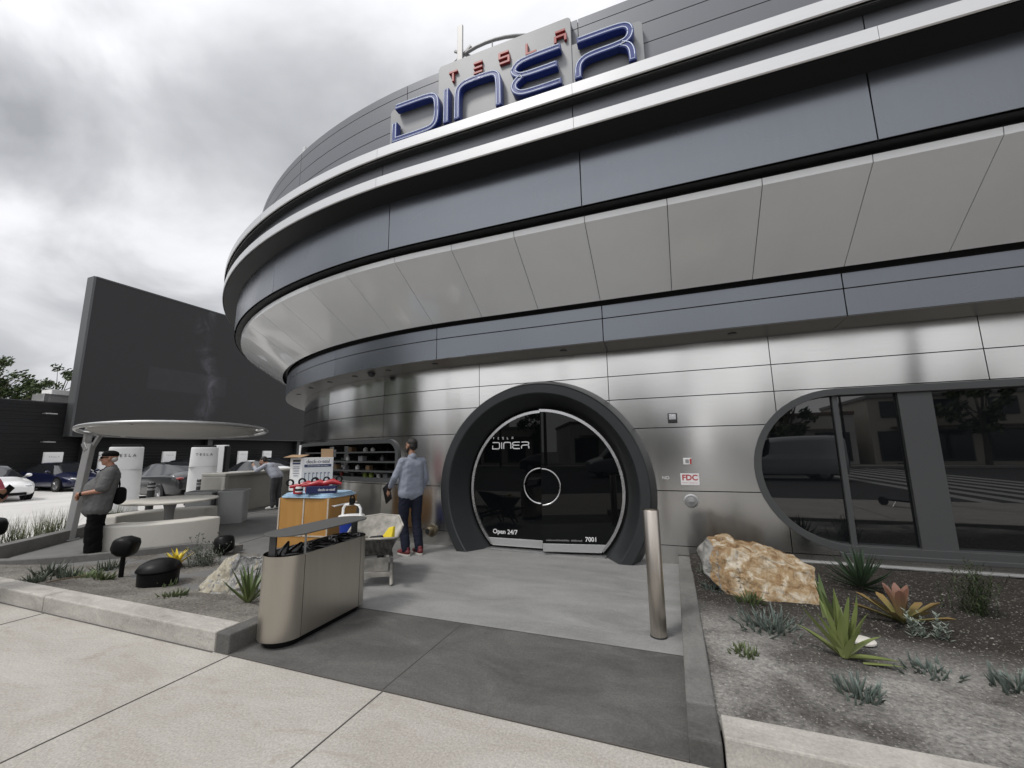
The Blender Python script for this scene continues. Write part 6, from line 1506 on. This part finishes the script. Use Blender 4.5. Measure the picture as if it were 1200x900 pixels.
def hand(b, wrist, d, palm_n, thumb_side, curl=.5, sc=1.0):
    """palm and five bent fingers: d along the hand, palm_n the palm's facing"""
    d = d.normalized(); palm_n = palm_n.normalized(); s = d.cross(palm_n).normalized()*thumb_side
    k = sc
    for t in (-.026, -.009, .009, .026): b.cap(wrist+d*.012*k+s*t*.5*k, wrist+d*.085*k+s*t*k, .014*k, .0125*k, 8, 3)
    for t, L in zip((.030, .010, -.010, -.029), (.074, .082, .076, .060)):
        p0 = wrist+d*.085*k+s*t*k; c = curl
        d1 = (d*math.cos(c*.6)+palm_n*math.sin(c*.6)).normalized(); p1 = p0+d1*L*.45*k
        d2 = (d*math.cos(c*1.5)+palm_n*math.sin(c*1.5)).normalized(); p2 = p1+d2*L*.32*k
        d3 = (d*math.cos(c*2.2)+palm_n*math.sin(c*2.2)).normalized(); p3 = p2+d3*L*.23*k
        b.cap(p0, p1, .0095*k, .0088*k, 8, 3); b.cap(p1, p2, .0088*k, .008*k, 8, 3); b.cap(p2, p3, .008*k, .007*k, 8, 3)
    t0 = wrist+d*.028*k+s*.026*k; dt_ = (d*.62+s*.7+palm_n*.3).normalized(); t1 = t0+dt_*.042*k; t2 = t1+(d*.85+s*.25+palm_n*.4).normalized()*.032*k
    b.cap(t0, t1, .0125*k, .0105*k, 8, 3); b.cap(t1, t2, .0105*k, .008*k, 8, 3)
def head(b, c, f, up, k=1.0, nose=1.0):
    """head about centre c, f = facing, up = crown direction; whole height about .235 k"""
    f = f.normalized(); up = (up-f*up.dot(f)).normalized(); s = up.cross(f).normalized()
    Mh = Matrix((f, s, up)).transposed()
    b.ell(c+up*.03*k-f*.008*k, V(.098, .077, .088)*k, Mh); b.ell(c-up*.03*k+f*.022*k, V(.070, .062, .088)*k, Mh)
    b.cap(c-up*.085*k+f*.060*k, c-up*.075*k+f*.058*k, .028*k, .03*k)          # chin
    b.cap(c+up*.012*k+f*.088*k, c-up*.026*k+f*.112*k*nose, .010*k, .017*k, 10, 4)   # nose
    b.cap(c+up*.028*k+f*.086*k+s*.03*k, c+up*.028*k+f*.086*k-s*.03*k, .011*k, .011*k)     # brow
    b.cap(c-up*.055*k+f*.086*k+s*.016*k, c-up*.055*k+f*.086*k-s*.016*k, .0095*k, .0095*k)  # mouth
    for q in (-1, 1):
        b.ell(c-f*.004*k+s*.079*k*q-up*.006*k, V(.020, .009, .032)*k, Mh); b.ell(c+f*.066*k+s*.036*k*q-up*.018*k, V(.022, .024, .022)*k, Mh)
    return f, s, up, Mh
def eyes(c, f, up, k, parent):
    f = f.normalized(); up = (up-f*up.dot(f)).normalized(); s = up.cross(f).normalized()
    for q in (-1, 1):
        b = MB(); b.ell(c+f*.082*k+s*.031*k*q+up*.006*k, V(.011, .011, .009)*k, None, 10, 7); b.build('eye', M['eyedark'], parent, smooth=True)
M['eyedark'] = mat('dark_eye', (.02, .015, .012), .15)
sk_tan = skinmat('tanned_skin', (.34, .17, .11)); sk_br = skinmat('brown_skin', (.26, .14, .09)); sk_lt = skinmat('light_skin', (.42, .25, .18))
hair_b = mat('black_hair', (.012, .010, .009), .55, bump=.8, bscale=90); hair_g = mat('grey_hair', (.42, .41, .39), .7, bump=.8, bscale=90)
def clothmat(name, col, var=.12, vs=14, b_=.6, rough=.85, bs=9): return mat(name, col, rough, var=var, vscale=vs, bump=b_, bscale=bs, spec=.12)
c_gshirt = clothmat('grey_shirt_cloth', (.115, .115, .115)); c_black = clothmat('black_trouser_cloth', (.004, .004, .0045)); c_blue = clothmat('pale_blue_shirt_cloth', (.235, .258, .312), .06); c_navy = clothmat('navy_trouser_cloth', (.016, .018, .030)); c_lgrey = clothmat('light_grey_shirt_cloth', (.40, .42, .48), .06); c_grtr = clothmat('grey_trouser_cloth', (.07, .07, .075)); c_pink = clothmat('pink_shirt_cloth', (.42, .10, .13), .1)
sh_black = mat('black_shoe', (.012, .012, .012), .5); sh_red = mat('red_shoe', (.13, .018, .022), .6); sh_white = mat('white_shoe', (.6, .6, .58), .6); sole = mat('shoe_sole', (.45, .43, .40), .7)
def shoe(b, an, f, k=1.0):
    f = V(f.x, f.y, 0).normalized(); z = V(0, 0, 1)
    b.cap(V(an.x, an.y, .055)-f*.045*k, V(an.x, an.y, .048)+f*.10*k, .042*k, .045*k); b.cap(V(an.x, an.y, .042)+f*.07*k, V(an.x, an.y, .036)+f*.17*k, .044*k, .034*k); b.cap(V(an.x, an.y, .10)-f*.02*k, V(an.x, an.y, .06)-f*.01*k, .045*k, .05*k)
def person(lab, loc, rz, J_, cl, skin, hairfn=None, k=1.0, group=None, vox=.0095, belly=0.0, long_sleeve=True, face_extra=None):
    """J_ joints in local metres: x forward, y left. One continuous body; clothing, hair and kit are children"""
    t = thing('person', lab, 'person', loc, rz, group); g = {a: V(*v) for a, v in J_.items() if isinstance(v, tuple)}
    b = MB()
    head(b, g['head'], g['face'], g['hup'], k); b.cap(g['neck'], g['head']-g['hup']*.06, .056*k, .052*k)
    b.cap(g['neck']-V(0, 0, .0), g['chest'], .055, .095); b.cap(g['chest'], g['pelvis'], .098, .098)
    for s, q in (('L', 1), ('R', -1)):
        b.cap(g['sh'+s], g['chest'], .055, .09); b.cap(g['sh'+s], g['el'+s], .050, .040); b.cap(g['el'+s], g['wr'+s], .040, .027)
        b.cap(g['hip'+s], g['pelvis'], .08, .09); b.cap(g['hip'+s], g['kn'+s], .082, .056); b.cap(g['kn'+s], g['an'+s], .054, .036)
        b.cap(g['an'+s], V(g['an'+s].x, g['an'+s].y, .038)+V(*J_['toe'+s]).normalized()*.13, .034, .022)
        hd = V(*J_['hd'+s]); pn = V(*J_['pn'+s]); hand(b, g['wr'+s], hd, pn, J_.get('ts'+s, q), J_.get('curl'+s, .55), k)
    body = part(b, 'body', skin, t, .0078, 3, .4)
    eyes(g['head'], g['face'], g['hup'], k, t)
    # shirt
    b = MB(); w = cl.get('loose', 1.0)
    a = g['chest']+V(0, 0, .03); hem = g['pelvis']+V(0, 0, cl.get('hem', -.06))
    side = (g['shL']-g['shR']).normalized()
    for u in (-.5, -.25, 0, .25, .5): b.cap(a+side*u*.17*w, hem+side*u*.17*w+V(.01, 0, 0), .125*w, .125*w*cl.get('hemw', 1.0))
    if belly:
        b.ell((g['chest']*.35+g['pelvis']*.65)+V(.06+belly*.25, 0, .03), V(.15+belly*.55, .185+belly*.2, .22))
        b.cap((g['chest']+g['pelvis'])/2+V(.06, 0, .0), hem+V(.05, 0, 0), .17, .17)
    b.cap(g['shL']-side*.02, g['shR']+side*.02, .072*w, .072*w)
    b.cap(g['neck']-V(0, 0, .035), g['chest'], .066, .12)
    for s in ('L', 'R'):
        b.cap(g['sh'+s], g['chest'], .072*w, .10)
        if long_sleeve:
            b.cap(g['sh'+s], g['el'+s], .068*w, .054*w); b.cap(g['el'+s], g['wr'+s]+(g['el'+s]-g['wr'+s])*cl.get('cuff', .18), .054*w, .042*w)
        else:
            e_ = g['sh'+s]+(g['el'+s]-g['sh'+s])*.82; b.cap(g['sh'+s], e_, .074*w, .078*w)
    part(b, 'shirt', cl['shirt'], t, .0105, 4)
    b = MB(); b.cap(g['neck']+V(-.012, 0, -.008), g['neck']+V(.02, 0, -.03), .067, .070); part(b, 'collar', cl['shirt'], t, .011, 3)
    # trousers
    b = MB(); tw_ = cl.get('tw', 1.0)
    for s in ('L', 'R'):
        b.cap(g['pelvis']+V(.0, 0, .0), g['hip'+s], .108*tw_, .106*tw_); b.cap(g['hip'+s], g['kn'+s], .104*tw_, .076*tw_); b.cap(g['kn'+s], g['an'+s]+V(0, 0, .0), .078*tw_, .062*tw_)
    if cl.get('wide'): 
        for s in ('L', 'R'): b.cap(g['kn'+s], g['an'+s]+V(0, 0, .02), .09*tw_, .088*tw_)
    part(b, 'trousers', cl['trousers'], t, .0105, 4)
    for s in ('L', 'R'):
        b = MB(); shoe(b, g['an'+s], V(*J_['toe'+s])); o_ = part(b, 'shoe', cl['shoe'], t, .008, 3)
        if cl.get('sole'):
            b = MB(); f = V(*J_['toe'+s]).normalized(); c = V(g['an'+s].x, g['an'+s].y, .011)+f*.055
            pl_ = [(c+f*(.155*math.cos(2*math.pi*i/20))+V(-f.y, f.x, 0)*(.048*math.sin(2*math.pi*i/20))) for i in range(20)]
            b.prism([(q.x, q.y) for q in pl_], .0, .026); b.build('sole', cl['sole'], o_, bevel=.004)
    return t, g
def Mhead(g):
    f = g['face'].normalized(); up = (g['hup']-f*g['hup'].dot(f)).normalized(); s = up.cross(f).normalized(); return f, s, up, Matrix((f, s, up)).transposed()

# --- man in the cap, leaning back on the bench, hands joined in front
pl0 = gr(107, 654, 0)
JA = dict(head=(-.04, 0, 1.525), face=(1, .06, -.02), hup=(-.04, 0, 1), neck=(-.075, 0, 1.375), chest=(-.06, 0, 1.20), pelvis=(-.01, 0, .86), shL=(-.085, .185, 1.305), shR=(-.085, -.185, 1.305),
          elL=(-.02, .255, 1.03), wrL=(.235, .13, .985), elR=(-.02, -.255, 1.03), wrR=(.245, -.085, .965), hdL=(.45, -.85, -.15), pnL=(-.85, -.45, -.2), hdR=(.4, .8, -.3), pnR=(-.8, .4, -.2), curlL=.8, curlR=.7,
          hipL=(0, .095, .83), hipR=(0, -.095, .83), knL=(.02, .11, .46), knR=(.02, -.10, .46), anL=(-.01, .12, .08), anR=(0, -.11, .08), toeL=(1, .25, 0), toeR=(1, -.25, 0))
az1 = math.atan2(-.86, -.52)
pa, g = person('man in a black cap and dark grey short-sleeved shirt standing under the canopy edge', (pl0.x-.02, pl0.y+.02, 0), az1, JA, dict(shirt=c_gshirt, trousers=c_black, shoe=sh_black, hem=-.10, loose=1.12, tw=1.18, wide=True, hemw=1.05), sk_tan, belly=.045, long_sleeve=False)
f, s, up, Mh = Mhead(g); c = g['head']
b = MB(); b.ell(c+up*.062-f*.006, V(.108, .090, .062), Mh); b.ell(c+up*.045-f*.01, V(.109, .091, .035), Mh); cap_ = part(b, 'cap', c_black, pa, .008, 3)
b = MB(); pts = [(c+up*.052+f*(.085+.10*math.cos(a_))+s*.078*math.sin(a_)-up*.018*math.cos(a_)) for a_ in [math.pi*(k/16-.5) for k in range(17)]]
n = len(pts); b.add(pts+[p_+up*.008 for p_ in pts], [tuple(range(n-1, -1, -1)), tuple(range(n, 2*n))]+[(i, (i+1) % n, n+(i+1) % n, n+i) for i in range(n)]); b.build('cap_peak', c_black, cap_, smooth=40)
b = MB(); b.box(c+up*.085+f*.088, (.006, .05, .03), M=Mh.to_4x4()); b.build('cap_badge', M['white_sign'], cap_)
b = MB(); b.ell(c-up*.02-f*.055, V(.05, .082, .05), Mh); part(b, 'hair', hair_g, pa, .008, 2)
b = MB(); b.cap(c-up*.042+f*.104+s*.03, c-up*.040+f*.110, .011, .012); b.cap(c-up*.042+f*.104-s*.03, c-up*.040+f*.110, .011, .012); part(b, 'moustache', hair_g, pa, .006, 2)
b = MB()
for q in (-1, 1): b.ell(c+up*.012+f*.094+s*.034*q, V(.016, .032, .021), Mh, 12, 8); b.bar(c+up*.016+f*.09+s*.064*q, c+up*.012-f*.0+s*.082*q, .007, .012)
b.bar(c+up*.016+f*.107+s*.02, c+up*.016+f*.107-s*.02, .008, .008); b.build('sunglasses', M['black'], pa, smooth=60)
b = MB(); w0 = g['wrL']+(g['elL']-g['wrL'])*.12; dd = (g['elL']-g['wrL']).normalized(); b.tube([w0-dd*.012, w0+dd*.012], .034, 14); b.build('watch_strap', M['black'], pa, smooth=40)
b = MB(); b.tube([(.04, .14, 1.33), (-.06, .12, 1.385), (-.17, .05, 1.30), (-.20, -.05, 1.10), (-.19, -.1, .95)], .012, 6); sg = b.build('bag_strap', M['black'], pa, smooth=50)
b = MB(); b.cap((-.22, .03, .98), (-.22, .03, .86), .075, .08); b.cap((-.22, -.10, .98), (-.22, -.10, .86), .075, .08); part(b, 'shoulder_bag', c_black, pa, .012, 3)

# --- man in the blue shirt walking along the steel wall
pl1 = gr(476, 650, .005)
JB = dict(head=(.03, 0, 1.645), face=(1, .20, -.02), hup=(.02, 0, 1), neck=(0, 0, 1.48), chest=(0, 0, 1.30), pelvis=(0, 0, .955), shL=(.0, .172, 1.395), shR=(-.02, -.172, 1.395),
          elL=(.05, .265, 1.165), wrL=(.25, .25, .965), elR=(-.02, -.24, 1.13), wrR=(.10, -.24, .90), hdL=(.5, .0, -.85), pnL=(-.1, -1, 0), hdR=(.2, 0, -1), pnR=(0, 1, 0), curlL=.75, curlR=.6,
          hipL=(.01, .09, .92), hipR=(-.01, -.09, .92), knL=(.08, .09, .50), knR=(-.02, -.09, .50), anL=(-.04, .09, .085), anR=(-.12, -.09, .085), toeL=(1, .1, 0), toeR=(1, -.1, 0))
azB = math.atan2(.42, -.9)
pb_, g = person('man in a pale blue shirt and navy trousers walking beside the round door', (pl1.x+.03, pl1.y+.05, .005), azB, JB, dict(shirt=c_blue, trousers=c_navy, shoe=sh_red, sole=sole, hem=-.03, cuff=.30, loose=.94, hemw=1.08), sk_br)
f, s, up, Mh = Mhead(g); c = g['head']
b = MB(); b.ell(c+up*.052-f*.022, V(.094, .082, .076), Mh); b.ell(c-f*.05-up*.0, V(.055, .078, .07), Mh); part(b, 'hair', hair_b, pb_, .008, 3)
b = MB(); b.cap(c-up*.09+f*.062, c-up*.078+f*.06, .035, .036); b.cap(c-up*.05+f*.0+s*.066, c-up*.08+f*.05+s*.035, .02, .028); b.cap(c-up*.05+f*.0-s*.066, c-up*.08+f*.05-s*.035, .02, .028); part(b, 'beard', hair_b, pb_, .007, 2)
b = MB(); w0 = g['wrL']+(g['elL']-g['wrL'])*.10; dd = (g['elL']-g['wrL']).normalized(); b.tube([w0-dd*.014, w0+dd*.014], .034, 14); b.build('watch', M['black'], pb_, smooth=40)
Rb = Matrix.Translation(pb_.location) @ Matrix.Rotation(azB, 4, 'Z'); q = Rb @ V(.33, .235, .905)
b = MB(); b.box((0, 0, 0), (.20, .022, .27)); o = b.build('folder', M['black'], None, bevel=.008); o.location = q; o.rotation_euler = (0, R_(28), azB); tag(o, 'black folder held in the hand of the man in the blue shirt', 'folder')

# --- man stooping over the counter
JC = dict(head=(.36, 0, 1.36), face=(.85, 0, -.5), hup=(.45, 0, .85), neck=(.22, 0, 1.26), chest=(.14, 0, 1.15), pelvis=(-.06, 0, .92), shL=(.20, .19, 1.22), shR=(.20, -.19, 1.22),
          elL=(.40, .24, 1.09), wrL=(.55, .12, 1.22), elR=(.38, -.22, 1.10), wrR=(.46, -.02, 1.25), hdL=(.6, -.2, .5), pnL=(-.3, -.8, 0), hdR=(-.1, .1, 1), pnR=(-.8, .3, 0), curlL=.7, curlR=.6,
          hipL=(-.06, .09, .89), hipR=(-.06, -.09, .89), knL=(-.02, .09, .48), knR=(-.08, -.09, .48), anL=(-.06, .1, .085), anR=(-.10, -.1, .085), toeL=(1, .1, 0), toeR=(1, -.1, 0))
ps = gr(318, 597, 0)
azC = math.atan2(-.35, -.94)
pc, g = person('man in a light grey shirt stooping over the long counter, hand to his face', (ps.x-.02, ps.y+.05, 0), azC, JC, dict(shirt=c_lgrey, trousers=c_grtr, shoe=sh_white, hem=.02, cuff=.25), sk_lt)
f, s, up, Mh = Mhead(g); c = g['head']
b = MB(); b.ell(c+up*.05-f*.022, V(.096, .084, .078), Mh); b.ell(c-f*.05, V(.055, .08, .07), Mh); part(b, 'hair', hair_b, pc, .009, 3)

# --- person only just inside the left edge
pe = along(-31, 7.6)
JD = dict(head=(0.02, 0, 1.50), face=(1, 0, -.15), hup=(0.05, 0, 1), neck=(0, 0, 1.36), chest=(0, 0, 1.19), pelvis=(0, 0, .87), shL=(.0, .18, 1.30), shR=(0, -.18, 1.30), elL=(.06, .25, 1.08), wrL=(.26, .12, 1.12), elR=(.06, -.25, 1.08), wrR=(.27, -.04, 1.13),
          hdL=(.8, -.4, .3), pnL=(-.2, -.8, .5), hdR=(.9, .3, .3), pnR=(0, .5, .7), curlL=.9, curlR=.7, hipL=(0, .09, .84), hipR=(0, -.09, .84), knL=(.02, .1, .46), knR=(.02, -.1, .46), anL=(0, .1, .08), anR=(0, -.1, .08), toeL=(1, .1, 0), toeR=(1, -.1, 0))
pd, g = person('person in a pink shirt with hands raised, only just inside the left edge', pe, R_(20), JD, dict(shirt=c_pink, trousers=c_grtr, shoe=sh_black, hem=-.04), sk_br, long_sleeve=False)
f, s, up, Mh = Mhead(g); c = g['head']
b = MB(); b.ell(c+up*.05-f*.022, V(.096, .084, .078), Mh); b.ell(c-f*.05-up*.03, V(.06, .085, .10), Mh); part(b, 'hair', hair_b, pd, .009, 3)
b = MB(); b.box((0, 0, 0), (.075, .009, .15)); o = b.build('phone', M['black'], None, bevel=.004); o.location = Matrix.Translation(pe) @ Matrix.Rotation(R_(20), 4, 'Z') @ V(.37, .05, 1.18); o.rotation_euler = (R_(0), R_(40), R_(110)); tag(o, 'black phone held by the person in the pink shirt', 'phone')
bpy.context.view_layer.update()
